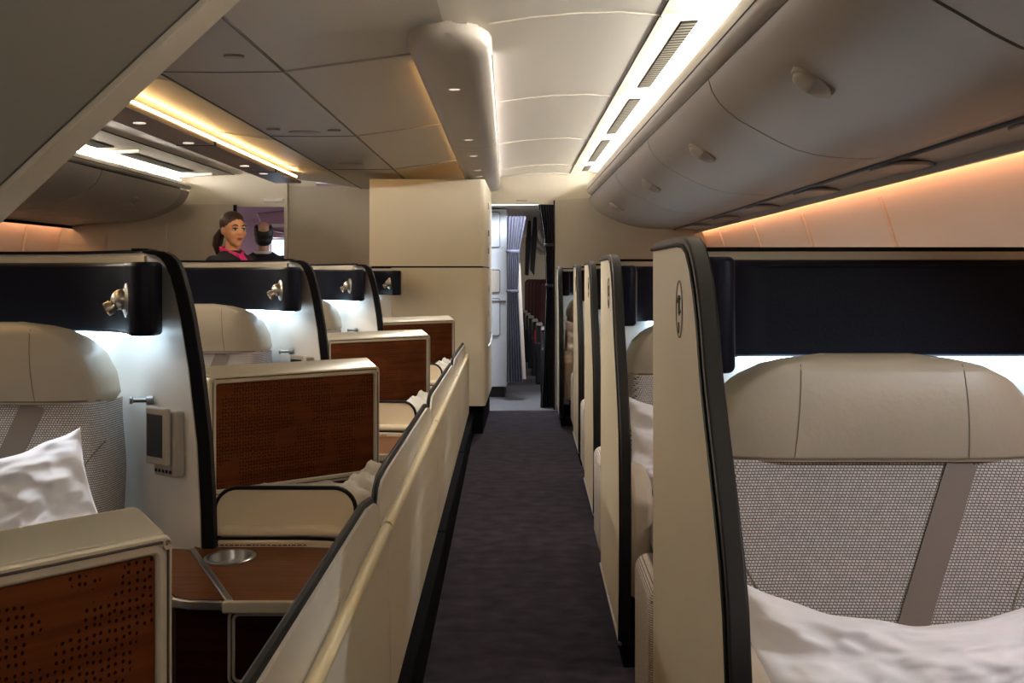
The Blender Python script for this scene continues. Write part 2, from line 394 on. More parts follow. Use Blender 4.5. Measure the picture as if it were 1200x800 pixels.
# end bulkheads (Y = 12) with two openings
struct(MB().prism([(0.205, 0), (1.66, 0), (1.66, 1.95), (0.205, H+0.655)], 'y', YB, YB+0.03).build('wall_back_right', M['bulk']))
struct(MB().tube([(0.205, YB-0.004, 0), (0.205, YB-0.004, H+0.655)], 0.006, 6).build('trim_doorpost', M['black']))
struct(MB().prism([(-0.42, H+0.62), (0.60, H+0.62), (0.60, H+0.93), (-0.42, H+0.93)], 'y', YB+0.02, YB+0.05).build('wall_back_header', M['bulk_light']))
struct(MB().tube([(cx(x, YB-0.01), YB-0.01, H+z-0.006) for x, z in RC[1:]+COV[:4]], 0.010, 8).build('trim_header', M['rim']))
struct(MB().box(-2.135, -1.30, YB, YB+0.03, 0, H+0.78).build('wall_back_center', M['bulk']))
struct(MB().box(-2.165, -2.135, YB-0.02, YB+0.04, 0, H+0.80).build('trim_doorframe', M['bulk_light']))
struct(MB().box(-4.25, -2.60, YB+0.02, YB+0.05, 0, H+0.62).build('wall_back_left', M['bulk']))
struct(MB().box(-2.615, -2.595, YB+0.0, YB+0.06, 0, H+0.615).build('trim_doorpost_left', M['black']))
struct(MB().prism([(-3.2, H+0.60), (-1.9, H+0.60), (-1.9, H+0.93), (-3.2, H+0.93)], 'y', YB+0.055, YB+0.08).build('wall_back_header_left', M['bulk_light']))
struct(MB().box(-3.72, -3.20, YB-0.01, YB+0.02, 0, H+0.455).build('trim_panel', M['bulk']))
struct(MB().box(-0.60, -0.41, YB, YB+0.04, 0, H+0.86).build('wall_back_jamb', M['bulk_light']))
t = tag(MB().box(-2.36, -2.18, YB+0.03, YB+0.055, H+0.645, H+0.675).build('door_sign', M['sign'], bevel=0.004), 'small white blank sign above the left doorway', 'sign')
t = tag(MB().box(-0.13, -0.03, YB+0.012, YB+0.022, H+0.645, H+0.662).build('header_plate', M['bin'], bevel=0.003), 'small grey plate on the header above the curtained doorway', 'plate')

struct(MB().box(-4.4, 1.8, YN-0.05, YN, 0, 2.3).build('wall_front', M['bulk']))
# ---------------------------------------------------------------- cove lamps
def flat(name, X, z0, z1, Y0, Y1, m, label):     # upright strip lamp, its faces to the left and right
    f = (lambda y: X) if X < -2 else ((lambda y: cx(X, y)-0.004*(y-5)) if X < 0 else (lambda y: cx(X, y)))
    return tag(MB().loft([[(f(y)+dx, y, H+z) for dx, z in ((0, z0), (.002, z0), (.002, z1), (0, z1))] for y in (Y0, Y1)]).build(name, m), label, 'lamp')
def lamp(name, pts, r, m, label):
    return tag(MB().tube(pts, r, 8).build(name, m), label, 'lamp')
flat('cove_lamp', 0.645, 0.813, 0.833, -1.8, YB-0.1, M['tube_white'], 'bright white strip lamp in the ceiling cove above the right bins')
flat('cove_lamp', -3.05, 0.810, 0.832, 3.0, YB-0.1, M['tube_white'], 'bright white strip lamp in the ceiling cove above the left bins')
lamp('wall_lamp', [(1.469, y, H+0.381) for y in (YN, YB-0.1)], 0.007, M['tube_wall'], 'warm orange strip lamp along the top of the right sidewall')
lamp('wall_lamp', [(-4.06, y, H+0.425) for y in (YN, YB)], 0.007, M['tube_wall'], 'warm orange strip lamp along the top of the left sidewall')
lamp('valance_lamp', [(cx(-1.775, y), y, H+0.778) for y in (2.0, 10.8)], 0.008, M['tube_warm'], 'amber strip lamp on the dark valance of the left aisle')
lamp('housing_lamp', [(cx(-0.283, y)-0.004*(y-5)-0.112, y, H+0.828) for y in (5.3, 11.8)], 0.007, M['tube_warm'], 'amber strip lamp hidden behind the ceiling housing')
flat('housing_lamp', -0.176, 0.826, 0.842, 5.3, 11.8, M['tube_lav'], 'lavender strip lamp along the aisle side of the ceiling housing')

# ---------------------------------------------------------------- ceiling vents beside the coves
def vent(Y0, Y1, label, left=False):
    pr = [(0.535, 0.900), (0.592, 0.9035)] if not left else [(-2.84, 0.8715), (-2.95, 0.8665)]
    gx = (lambda x, Y: x) if left else cx
    def pt(u, Y, off): x = lerp(pr[0][0], pr[1][0], u); z = lerp(pr[0][1], pr[1][1], u); return Vector((gx(x, Y), Y, H+z-off))
    r = thing('vent_grille', pt(0.5, Y0, 0), label, 'vent', 'vent grilles in the ceiling coves')
    m = MB(); m.sheet(lambda u, v: pt(u, lerp(Y0, Y1, v), 0.004), lambda u, v: pt(u, lerp(Y0, Y1, v), 0.0), 1, 1)
    m.build('grille', M['grille'], r)
for (a, b, l) in ((2.75, 4.40, 'nearest vent grille in the right ceiling cove, cut by the top of the photo'),
                  (4.85, 6.55, 'long slatted vent grille in the right ceiling cove, second from the front'),
                  (7.0, 8.7, 'slatted vent grille in the right ceiling cove, third from the front'),
                  (9.15, 10.85, 'farthest full vent grille in the right ceiling cove'),
                  (11.25, 11.8, 'short vent grille by the bulkhead in the right ceiling cove')): vent(a, b, l)
vent(7.6, 9.3, 'slatted vent grille in the left ceiling cove beside the sloping panel', True)
vent(9.8, 11.5, 'slatted vent grille in the left ceiling cove above the rear left bin', True)

# ---------------------------------------------------------------- ceiling housing over the right aisle
hs = thing('ceiling_housing', (-0.28, 4.5, H+0.73), 'long grey bullnose housing hanging from the ceiling with spot lamps', 'ceiling fixture')
def hsec(Y, s=1.0, zl=0.0):
    w = 0.143*s; c = cx(-0.283, Y)-0.004*(Y-5); pts = []
    for a in range(0, 13):
        th = PI*a/12
        x = -math.cos(th); z = math.sin(th)
        pts.append((c+w*math.copysign(abs(x)**0.62, x), Y, H+0.815-(0.085-zl)*abs(z)**0.45))
    kk = .68 if s >= 1 else .3
    pts += [(c+w*kk, Y, H+0.818), (c+w*kk, Y, H+0.90 if s >= 1 else H+0.822), (c-w*kk, Y, H+0.90 if s >= 1 else H+0.822), (c-w*kk, Y, H+0.818)]
    return pts
secs = [hsec(4.42, 0.25, 0.055), hsec(4.45, 0.55, 0.03), hsec(4.50, 0.78, 0.014), hsec(4.58, 0.93, 0.004), hsec(4.68, 1.0), hsec(11.98, 1.0)]
MB().loft(secs).build('body', M['house'], hs, smooth=50)
for Y in (7.85, 9.75):
    MB().loft([hsec(Y, 1.012), hsec(Y+0.02, 1.012)]).build('joint', M['valance'], hs, smooth=50)
c0 = lambda Y: cx(-0.283, Y)-0.004*(Y-5)
MB().tube([(c0(y)+0.1415, y, H+0.788) for y in (4.9, 9.7)], 0.003, 6).build('groove', M['slot'], hs)
for Y, on in ((5.35, 0), (7.35, 0), (8.35, 1), (9.5, 0), (10.1, 1)):
    s = MB().lathe([(0.030, 0.0), (0.030, -0.004), (0.025, -0.005)], (c0(Y)-0.01, Y, H+0.731), (0, 0, 1)).build('spot_ring', M['house'], hs)
    MB().lathe([(0.022, 0.0), (0.022, -0.006)], (c0(Y)-0.01, Y, H+0.731), (0, 0, 1)).build('spot_lens', M['spot'], s)
def spotlight(name, loc, aim, energy, col, deg, label, rad=0.03):
    ld = bpy.data.lights.new(name, 'SPOT'); ld.energy = energy; ld.color = col; ld.spot_size = math.radians(deg); ld.spot_blend = 0.7; ld.shadow_soft_size = rad
    o = bpy.data.objects.new(name, ld); C.objects.link(o); o.location = loc
    o.rotation_euler = (Vector(aim)-Vector(loc)).to_track_quat('-Z', 'Y').to_euler()
    return tag(o, label, 'lamp')
for Y, l in ((5.35, 'downlight in the ceiling housing nearest the camera'), (7.35, 'second downlight along the ceiling housing'), (9.0, 'third downlight along the ceiling housing'), (10.6, 'farthest downlight of the ceiling housing')):
    spotlight('downlight', (c0(Y)-0.01, Y, H+0.715), (c0(Y), Y-.25, 0), 20, (1, .95, .88), 130, l)
for Y, l in ((6.6, 'added fill spot under the left valance nearest the camera'), (7.8, 'added fill spot under the left valance farther along')):
    spotlight('downlight', (cx(-1.87, Y), Y, H+0.722), (cx(-2.1, Y), Y-.2, 0), 20, (1, .95, .88), 165, l)  # spots added at the unlit valance lenses to brighten the left side
for k, (Y, e) in enumerate(((1.55, 16), (3.75, 12), (5.95, 12), (8.15, 12))):
    spotlight('seat_fill_spot', (1.30, Y, H+0.385), (.62, Y+.75, .60), e, (.90, .94, 1.0), 75, ['added fill spot above the nearest right seat', 'added fill spot above the second right seat', 'added fill spot above the third right seat', 'added fill spot above the fourth right seat'][k])  # unseen spots added to brighten the right seats and pillows
# valance of the left aisle
vl = thing('cove_valance', (-1.87, 8, H+0.74), 'dark taupe lamp valance running along the left aisle ceiling', 'ceiling fixture')
MB().loft([[(cx(x, Y), Y, H+z) for x, z in ((-1.76, 0.735), (-1.97, 0.735), (-1.98, 0.75), (-1.96, 0.87), (-1.93, 0.87), (-1.93, 0.755), (-1.76, 0.752))] for Y in (YN, 10.95)]).build('body', M['valance'], vl)
for Y in (6.0, 6.6, 7.6, 9.2, 9.9):
    MB().lathe([(0.030, 0.0), (0.030, -0.005), (0.02, -0.006)], (cx(-1.87, Y), Y, H+0.736), (0, 0, 1)).build('spot_lens', M['spot'], vl)
for Y in (7.75, 9.75):
    MB().loft([[(cx(x, Y+d), Y+d, H+z) for x, z in ((-1.752, 0.733), (-1.975, 0.733), (-1.975, 0.737), (-1.752, 0.756))] for d in (0, 0.025)]).build('joint', M['trim'], vl)
# speakers and drop-mask doors on the centre ceiling
for X, Y, l in ((-1.27, 4.45, 'round perforated speaker in the centre ceiling beside the sloping panel'), (-1.17, 7.25, 'round speaker in the centre ceiling, middle of the row'), (-1.17, 9.3, 'round speaker in the centre ceiling, farthest of the row')):
    tag(MB().lathe([(0.085, 0.0), (0.085, -0.003), (0.07, -0.006), (0.01, -0.006)], (cx(X, Y), Y, H+0.757), (0, 0, 1), 32).build('ceiling_speaker', M['valance']), l, 'speaker', 'speakers in the centre ceiling')
for X, Y, l in ((-1.03, 4.72, 'small oval latch in the centre ceiling near the sloping panel'), (-1.31, 7.1, 'small latch left of the middle ceiling speaker'), (-1.0, 7.15, 'small latch right of the middle ceiling speaker')):
    tag(MB().prism(rrect(cx(X, Y)-0.035, cx(X, Y)+0.035, Y-0.03, Y+0.03, 0.025), 'z', H+0.750, H+0.760).build('ceiling_latch', M['valance'], bevel=0.002), l, 'latch')

# ---------------------------------------------------------------- overhead bins
def rbin(x, Y):
    g = 0.0143*(1-smooth01((x-0.6)/0.55)); return x-g*(Y-12)
DOOR = [(0.510, 0.674), (0.522, 0.635), (0.545, 0.598), (0.575, 0.566), (0.62, 0.532), (0.70, 0.493), (0.78, 0.459), (0.86, 0.433), (0.95, 0.415), (1.04, 0.406), (1.12, 0.402), (1.186, 0.401)]
RIM = [(0.515, 0.702), (0.497, 0.715), (0.490, 0.735), (0.492, 0.77), (0.498, 0.795), (0.508, 0.811), (0.522, 0.812), (0.535, 0.80), (0.54, 0.69)]
def interp_prof(prof, x): return interp(prof, x)
def handle(parent, P, n, up, s=1.0):
    n = Vector(n).normalized(); up = Vector(up); up = (up-n*up.dot(n)).normalized(); sd = n.cross(up)
    R = Matrix((sd, up, n)).transposed()
    ring = lambda r_, h_: [Vector(P)+R@Vector((r_*s*math.cos(t), 0.9*r_*s*math.sin(t), h_)) for t in [2*PI*k/28 for k in range(28)]]
    h = MB().loft([ring(0.060, -0.03), ring(0.056, 0.004), ring(0.053, 0.006), ring(0.050, 0.0045), ring(0.040, 0.003), ring(0.001, 0.002)]).build('handle', M['bin'], parent, smooth=30)
    m = MB(); secs = []
    for i in range(7):
        th = -PI/2+PI*i/6
        secs.append([Vector(P)+R@Vector((0.050*s*math.cos(a)*math.cos(th), 0.045*s*math.sin(th), 0.004+0.020*math.sin(a)*max(0.25, math.cos(th)))) for a in [PI/2+0.5*PI*k/6 for k in range(7)]]+[Vector(P)+R@Vector((-0.004, 0.044*s*math.sin(th), -0.002))])
    m.loft(secs).build('latch', M['bin'], h, smooth=60)
def make_bin(Y0, Y1, label, group, left=False):
    g = 0.010
    if left: f = lambda x, Y: -(x-0.51)-3.0
    else: f = rbin
    lift = 0.055 if left else 0.0
    def L(z): return z if not left else (0.734+(z-0.674)*0.55 if z > 0.674 else z+0.055+0.005*(z > 0.6))
    r = thing('overhead_bin', (f(0.8, Y0), Y0, H+0.45), label, 'overhead bin', group)
    sec = lambda Y: [(f(x, Y), Y, H+L(z)) for x, z in DOOR]+[(f(1.186, Y), Y, H+L(0.43)), (f(0.9, Y), Y, H+L(0.56)), (f(0.54, Y), Y, H+L(0.66))]
    MB().loft([sec(Y0+g), sec(lerp(Y0, Y1, .5)), sec(Y1-g)]).build('door', M['bin'], r, smooth=45)
    rs = lambda Y: [(f(x, Y), Y, H+L(z)) for x, z in RIM]
    MB().loft([rs(Y0+0.002), rs(Y1-0.002)]).build('rim', M['rim'], r, smooth=45)
    MB().tube([(f(0.4895, Y), Y, H+L(0.742)) for Y in (Y0+.002, Y1-.002)], 0.0028, 6).build('rim_groove', M['trim'], r)
    gs = lambda Y: [(f(x, Y), Y, H+L(z)) for x, z in ((0.527, 0.660), (0.527, 0.706), (0.60, 0.70), (0.60, 0.64))]
    MB().loft([gs(Y0), gs(Y1)]).build('gap_seal', M['black'], r)
    js = lambda Y: [(f(x+0.004, Y), Y, H+L(z)+0.004) for x, z in DOOR]+[(f(1.17, Y), Y, H+L(0.43)), (f(0.9, Y), Y, H+L(0.56)), (f(0.54, Y), Y, H+L(0.66))]
    MB().loft([js(Y1-0.006), js(Y1+0.006)]).build('seam_seal', M['trim'], r)
    Ym = lerp(Y0, Y1, 0.5); x = 0.635; z = interp_prof(DOOR, x)
    nx = (-0.46 if not left else 0.46); 
    handle(r, (f(x, Ym), Ym, H+L(z)-.012), (nx*1.3, -.26, -1), (0, 1, 0), 1.12)
RB = [(0.45, 2.6), (2.6, 4.72), (4.72, 6.84), (6.84, 8.96), (8.96, 11.95)]
RL = ['nearest right overhead bin, cut by the top right corner of the photo', 'big right overhead bin with the round latch nearest the camera', 'right overhead bin with latch, second full one from the front',
      'right overhead bin with latch, third full one from the front', 'farthest right overhead bin ending against the bulkhead']
for (a, b), l in zip(RB, RL): make_bin(a, b, l, 'overhead bins on the right')
for (a, b), l in zip([(7.36, 9.56), (9.56, 11.75)], ['left overhead bin partly behind the sloping beige panel', 'farther left overhead bin whose latch shows in full']): make_bin(a, b, l, 'overhead bins on the left', True)
# bin end fairing
r = thing('bin_end_fairing', (-3.2, 11.75, H+0.5), 'narrow grey fairing closing the far end of the left bins', 'fairing')
lf = lambda x: -(x-0.51)-3.0
lz = lambda z: (0.734+(z-0.674)*0.55 if z > 0.674 else z+0.055+0.005*(z > 0.6))
MB().loft([[(lf(x), Y, H+lz(z)) for x, z in DOOR+[(1.186, 0.43), (0.54, 0.66)]] for Y in (11.765, 12.0)]).build('shell', M['bin'], r)
MB().loft([[(lf(x), Y, H+lz(z)) for x, z in RIM] for Y in (11.755, 12.0)]).build('rim', M['rim'], r)

# ---------------------------------------------------------------- sloping stair panel, top left
sp = thing('stair_panel', (-1.2, 2.2, 1.4), 'large sloping beige stair side panel with pale edging, top left', 'panel')
a = at(0, 216, 2.2); b = at(232, 0, 2.2); d = (b-a)/(232)
p1 = a-d*420; p2 = a+d*420
up = Vector((0, 0, 1.2))
poly = [(p1.x, p1.z), (p2.x, p2.z), (p2.x-0.1, p2.z+0.2), (p1.x-0.3, p2.z+0.2), (p1.x-0.3, p1.z)]
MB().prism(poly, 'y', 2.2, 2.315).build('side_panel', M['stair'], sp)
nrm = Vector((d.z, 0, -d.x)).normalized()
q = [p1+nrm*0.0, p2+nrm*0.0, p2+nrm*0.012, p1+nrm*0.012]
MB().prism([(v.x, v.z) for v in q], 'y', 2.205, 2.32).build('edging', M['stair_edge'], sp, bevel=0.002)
MB().tube([p1+nrm*0.001+Vector((0, -0.001, 0)), p2+nrm*0.001+Vector((0, -0.001, 0))], 0.0018, 6).build('seam', M['slot'], sp)

# ================================================================== right-hand suites
P = 2.2
RY = 2.92                                    # back wall of the nearest right suite
RX = [0.0, -0.004, 0.020, 0.028, -0.045]      # sideways shift of each suite
def right_shell(label, group):
    X0 = 0.273
    r = thing('suite_shell', (0.8, RY, 0), label, 'suite shell', group)
    front = [(-1.0, .07), (-1.045, .25), (-1.06, .45), (-1.045, .632), (-1.02, .717), (-.985, .78), (-.925, .85), (-.85, .93), (-.785, 1.0), (-.755, 1.04), (-.714, 1.11), (-.665, 1.165), (-.62, 1.20), (-.56, 1.23), (-.49, 1.244), (-.40, 1.2485), (-.2, 1.249), (.13, 1.249)]
    poly = [(RY+y, z) for y, z in front]+[(RY+.13, .07)]
    MB().prism(poly, 'x', X0, X0+.028).build('aisle_wing', M['shell'], r, bevel=0.003)
    MB().strap([(X0+.0145, RY+y-.004, z+.004) for y, z in front], (1, 0, 0), 0.0155, 0.008).build('edge_trim', M['trim'], r, bevel=0.004)
    MB().tube([(X0-.002, RY+y+.004, z-.003) for y, z in front], 0.0045, 6).build('edge_piping', M['black'], r)
    MB().box(X0+.028, 1.42, RY, RY+.05, .08, 1.238).build('back_wall', M['shell_white'], r)
    MB().box(X0+.028, 1.42, RY-.004, RY+.05, 1.222, 1.24).build('top_band', M['shell'], r)
    MB().box(X0+.028, 1.42, RY-.006, RY+.055, 1.24, 1.2495).build('top_cap', M['black'], r, bevel=0.002)
    plan = [(.304, RY-.545), (.338, RY-.55), (.357, RY-.538), (.364, RY-.47), (.369, RY-.2), (.39, RY-.11), (.43, RY-.066), (.5, RY-.055), (1.40, RY-.055), (1.40, RY-.002), (.304, RY-.002)]
    b = MB().prism(plan, 'z', 1.018, 1.222).build('headrest_band', M['navy'], r, bevel=0.012, seg=3)
    MB().tube([(.3640, RY-.475, 1.033), (.3640, RY-.475, 1.20)], 0.0015, 6).build('stitching', M['thread'], b)
    MB().tube([(.46, RY-.0575, 1.208), (1.39, RY-.0575, 1.208)], 0.0022, 6).build('piping', M['black'], b)
    MB().box(.44, 1.36, RY-.053, RY-.012, 1.008, 1.0175).build('light_strip', M['tube_suite'], r)
    MB().box(X0+.012, 1.30, RY-.98, RY+.12, 0.0, .07).build('kick_plate', M['dark'], r)
    MB().tube([(X0-.001, RY-1.02, .082), (X0-.001, RY+.12, .082)], 0.006, 6).build('bottom_strip', M['alu'], r)
    # engraved oval seat badge with its marks
    cy, cz = RY-.415, 1.127
    bd = MB().tube([(X0-.0005, cy+.050*math.cos(a), cz+.052*math.sin(a)) for a in [2*PI*k/36 for k in range(36)]], 0.0013, 6, closed=True).build('seat_badge', M['ink'], r)
    g = MB()
    def st(y0, z0, y1, z1, rr=0.0016): g.tube([(X0-.0004, cy-y0, cz+z0), (X0-.0004, cy-y1, cz+z1)], rr, 6)
    st(-.012, .026, -.012, -.008, .0013); st(-.012, .020, -.019, .012, .0026); st(.006, .024, .006, -.010, .0013); st(.008, .024, .016, .018, .0026); st(.008, -.002, .018, -.004, .003); st(-.003, -.012, -.003, .016, .001)
    st(-.004, -.024, -.004, -.044, .0024); st(-.001, -.031, -.001, -.037, .0026)
    g.build('lettering', M['ink'], bd)
    return r
SL = ['beige suite shell with oval badge, nearest on the right', 'beige suite shell with oval badge, second along the right of the aisle', 'beige suite shell, third along the right of the aisle',
      'beige suite shell, fourth along the right of the aisle', 'greyish suite shell beside the dark curtain, fifth along the right']
sh0 = right_shell(SL[0], 'right-hand suite shells')

def seat(cxx, Yb, dz, label, group, facing_left=False):
    r = thing('suite_chair', (cxx, Yb-.4, 0), label, 'seat', group)
    yb = Yb-.10
    HW = [(0, .318), (.02, .330), (.07, .322), (.12, .298), (.155, .262), (.18, .21), (.194, .15), (.1995, .09)]
    def wid(t): return interp(HW, t)
    z0 = .834+dz; hh = .1995
    yf = Yb-.32
    def yc(x): return 0.055*max(0, abs(x/.3)-.55)**2/.2
    def fA(u, v):
        t = hh*v; x = wid(t)*(2*u-1); e = min(1, (1-abs(2*u-1))/.10, (1-v)/.12, (v+.10)/.12)
        e = math.sqrt(max(0, 1-(1-max(0, e))**2))
        lean = -0.02*math.sin(v*PI)
        return Vector((cxx+x, yf+.06-.06*e+lean*e+yc(x)*.7, z0+t))
    def fB(u, v):
        t = hh*v; x = wid(t)*(2*u-1); return Vector((cxx+x, yf+.13+yc(x)*.3, z0+t))
    MB().sheet(fA, fB, 44, 20).build('headrest', M['leather'], r, smooth=60)
    for s in (-1, 1):
        MB().tube([fA(.5+s*(.166-.012*k/12)/(2*wid(hh*(k/12*.90+.03))), k/12*.90+.03)+Vector((0, -.0008, 0)) for k in range(13)], 0.0010, 5).build('stitching', M['thread'], r)
    MB().tube([fA(.02+.96*k/20, 0.035)+Vector((0, -.001, 0)) for k in range(21)], 0.002, 5).build('piping', M['thread'], r)
    MB().tube([fA(k/40, 1)*1.0+Vector((0, .03, -.002)) for k in range(41)], 0.003, 6).build('edge_piping', M['thread'], r)
    # fabric back
    def bw(v): return lerp(.315, .335, smooth01((1-v)*2.2))
    def gA(u, v):
        x = bw(v)*(2*u-1); z = .40+dz+(.436)*v; e = min(1, (1-abs(2*u-1))/.16); e = math.sqrt(max(0, 1-(1-max(0, e))**2))
        return Vector((cxx+x, yf+.085-.07*e-.10*(1-v)+.05*max(0, abs(2*u-1)-.55)*-.6, z))
    def gB(u, v):
        x = bw(v)*(2*u-1); return Vector((cxx+x, yf+.22-.08*(1-v), .40+dz+.436*v))
    MB().sheet(gA, gB, 40, 16).build('backrest', M['weave'], r, smooth=60)
    for s in (-1, 1):
        MB().tube([gA(.5+s*(.50-.17*smooth01(k/12)), .78-.55*(k/12)**1.6)+Vector((0, -.001, 0)) for k in range(13)], 0.0018, 5).build('seam', M['thread'], r)
    # diagonal belt
    ux = lambda v: .5+lerp(-.005, .158, v)/(2*bw(v))
    MB().strap([gA(ux(k/12), .02+.975*k/12)+Vector((0, -.004, 0)) for k in range(13)], (0, 1, 0), .0025, .029).build('seat_belt', M['belt'], r)
    # cushion, arms, base
    MB().prism(rrect(cxx-.30, cxx+.30, .33+dz*0, .46, .05), 'y', Yb-1.02, Yb-.40).build('seat_cushion', M['weave'], r, bevel=0.03, seg=3)
    for s in (-1, 1):
        x = cxx+s*.326
        MB().prism([(Yb-.95, .20), (Yb-.97, .50), (Yb-.90, .56), (Yb-.42, .58), (Yb-.36, .54), (Yb-.36, .20)], 'x', x-.035, x+.035).build('armrest', M['leather'], r, bevel=0.018, seg=3)
    MB().box(cxx-.30, cxx+.30, Yb-.95, Yb-.25, 0.0, .33).build('seat_base', M['dark'], r)
    return r
SEL = ['taupe leather and woven seat with a white pillow, nearest on the right', 'seat showing between the two nearest right shells, white pillow on it', 'seat sliver between the second and third right shells',
       'seat sliver between the third and fourth right shells', 'seat sliver by the curtain, farthest on the right']
seat0 = seat(.668, RY, 0.0, SEL[0], 'right-hand seats')

def pillow(name, loc, wdt, hgt, thk, rot, label, seed=0, group=None, m='linen', sag=0.0):
    r = Matrix.Rotation(rot[2], 3, 'Z') @ Matrix.Rotation(rot[0], 3, 'X') @ Matrix.Rotation(rot[1], 3, 'Y')
    loc = Vector(loc)
    def f(sgn):
        def g(u, v):
            a, b = 2*u-1, 2*v-1
            x = wdt*a*(1-.08*(1-b*b)*abs(a)); z = hgt*b*(1-.10*(1-a*a)*abs(b))-sag*(1-a*a)*(.5+.5*b)
            t = max(0, (1-a**4)*(1-b**4))**.6
            q = Vector((a*2.2+seed, b*2.2, seed*1.7))
            wr = .35*noise.noise(q)+.15*noise.noise(q*2.3)+.05*noise.noise(q*4.7)
            edge = math.sin((a*3+b*2+seed)*5)*.012*(1-t)
            fl = .10*thk*math.sin(9*a+seed)*(abs(b) > .9)
            rid = (1-abs(noise.noise(Vector((a*1.6+seed*3, b*3.2+a*1.3, 4.2)))*2))+.8*(1-abs(noise.noise(Vector((a*4.1+b*2.0+seed, b*4.5-a*1.5, 9.1)))*2.4))
            return loc + r @ Vector((x, sgn*thk*t*(1+wr)+edge+fl+sgn*.006*rid*t, z))
        return g
    o = MB().sheet(f(-1), f(1), 96, 64).build(name, M[m], smooth=180)
    return tag(o, label, 'pillow', group)
pil0 = pillow('pillow', (.662, RY-.62, .515), .31, .165, .085, (-.42, 0, 0), 'white pillow lying against the nearest right seat', 1.0, 'white pillows on the right', sag=.065)
pil0b = None
# ottoman at the foot of the suites further back
def ottoman(label):
    r = thing('ottoman', (.6, RY+.45, 0), label, 'ottoman', 'woven ottomans on the right')
    MB().prism(rrect(.268, 1.1, .10, .475, .035), 'y', RY+.17, RY+.62).build('cushion', M['weave'], r, bevel=0.03, seg=3)
    MB().box(.30, 1.05, RY+.2, RY+.6, 0, .10).build('base', M['dark'], r)
    return r
ott = ottoman('woven fabric ottoman behind the nearest right shell')
PLAB = {1: 'white pillow glimpsed between the two nearest right shells', 4: 'white pillow glimpsed beside the curtain at the far end'}
for k in range(1, 5):
    d = (RX[k], P*k, 0)
    copy_thing(sh0, d, SL[k]); copy_thing(seat0, d, SEL[k])
    if k < 4: copy_thing(ott, d, ['woven ottoman hidden behind the second right shell', 'woven ottoman hidden behind the third right shell', 'woven ottoman hidden behind the fourth right shell'][k-1])
    if k in PLAB:
        c = pil0.copy(); C.objects.link(c); c.location = Vector(d)+Vector((-.035, .06, .12 if k == 1 else .16)); c['label'] = PLAB[k]

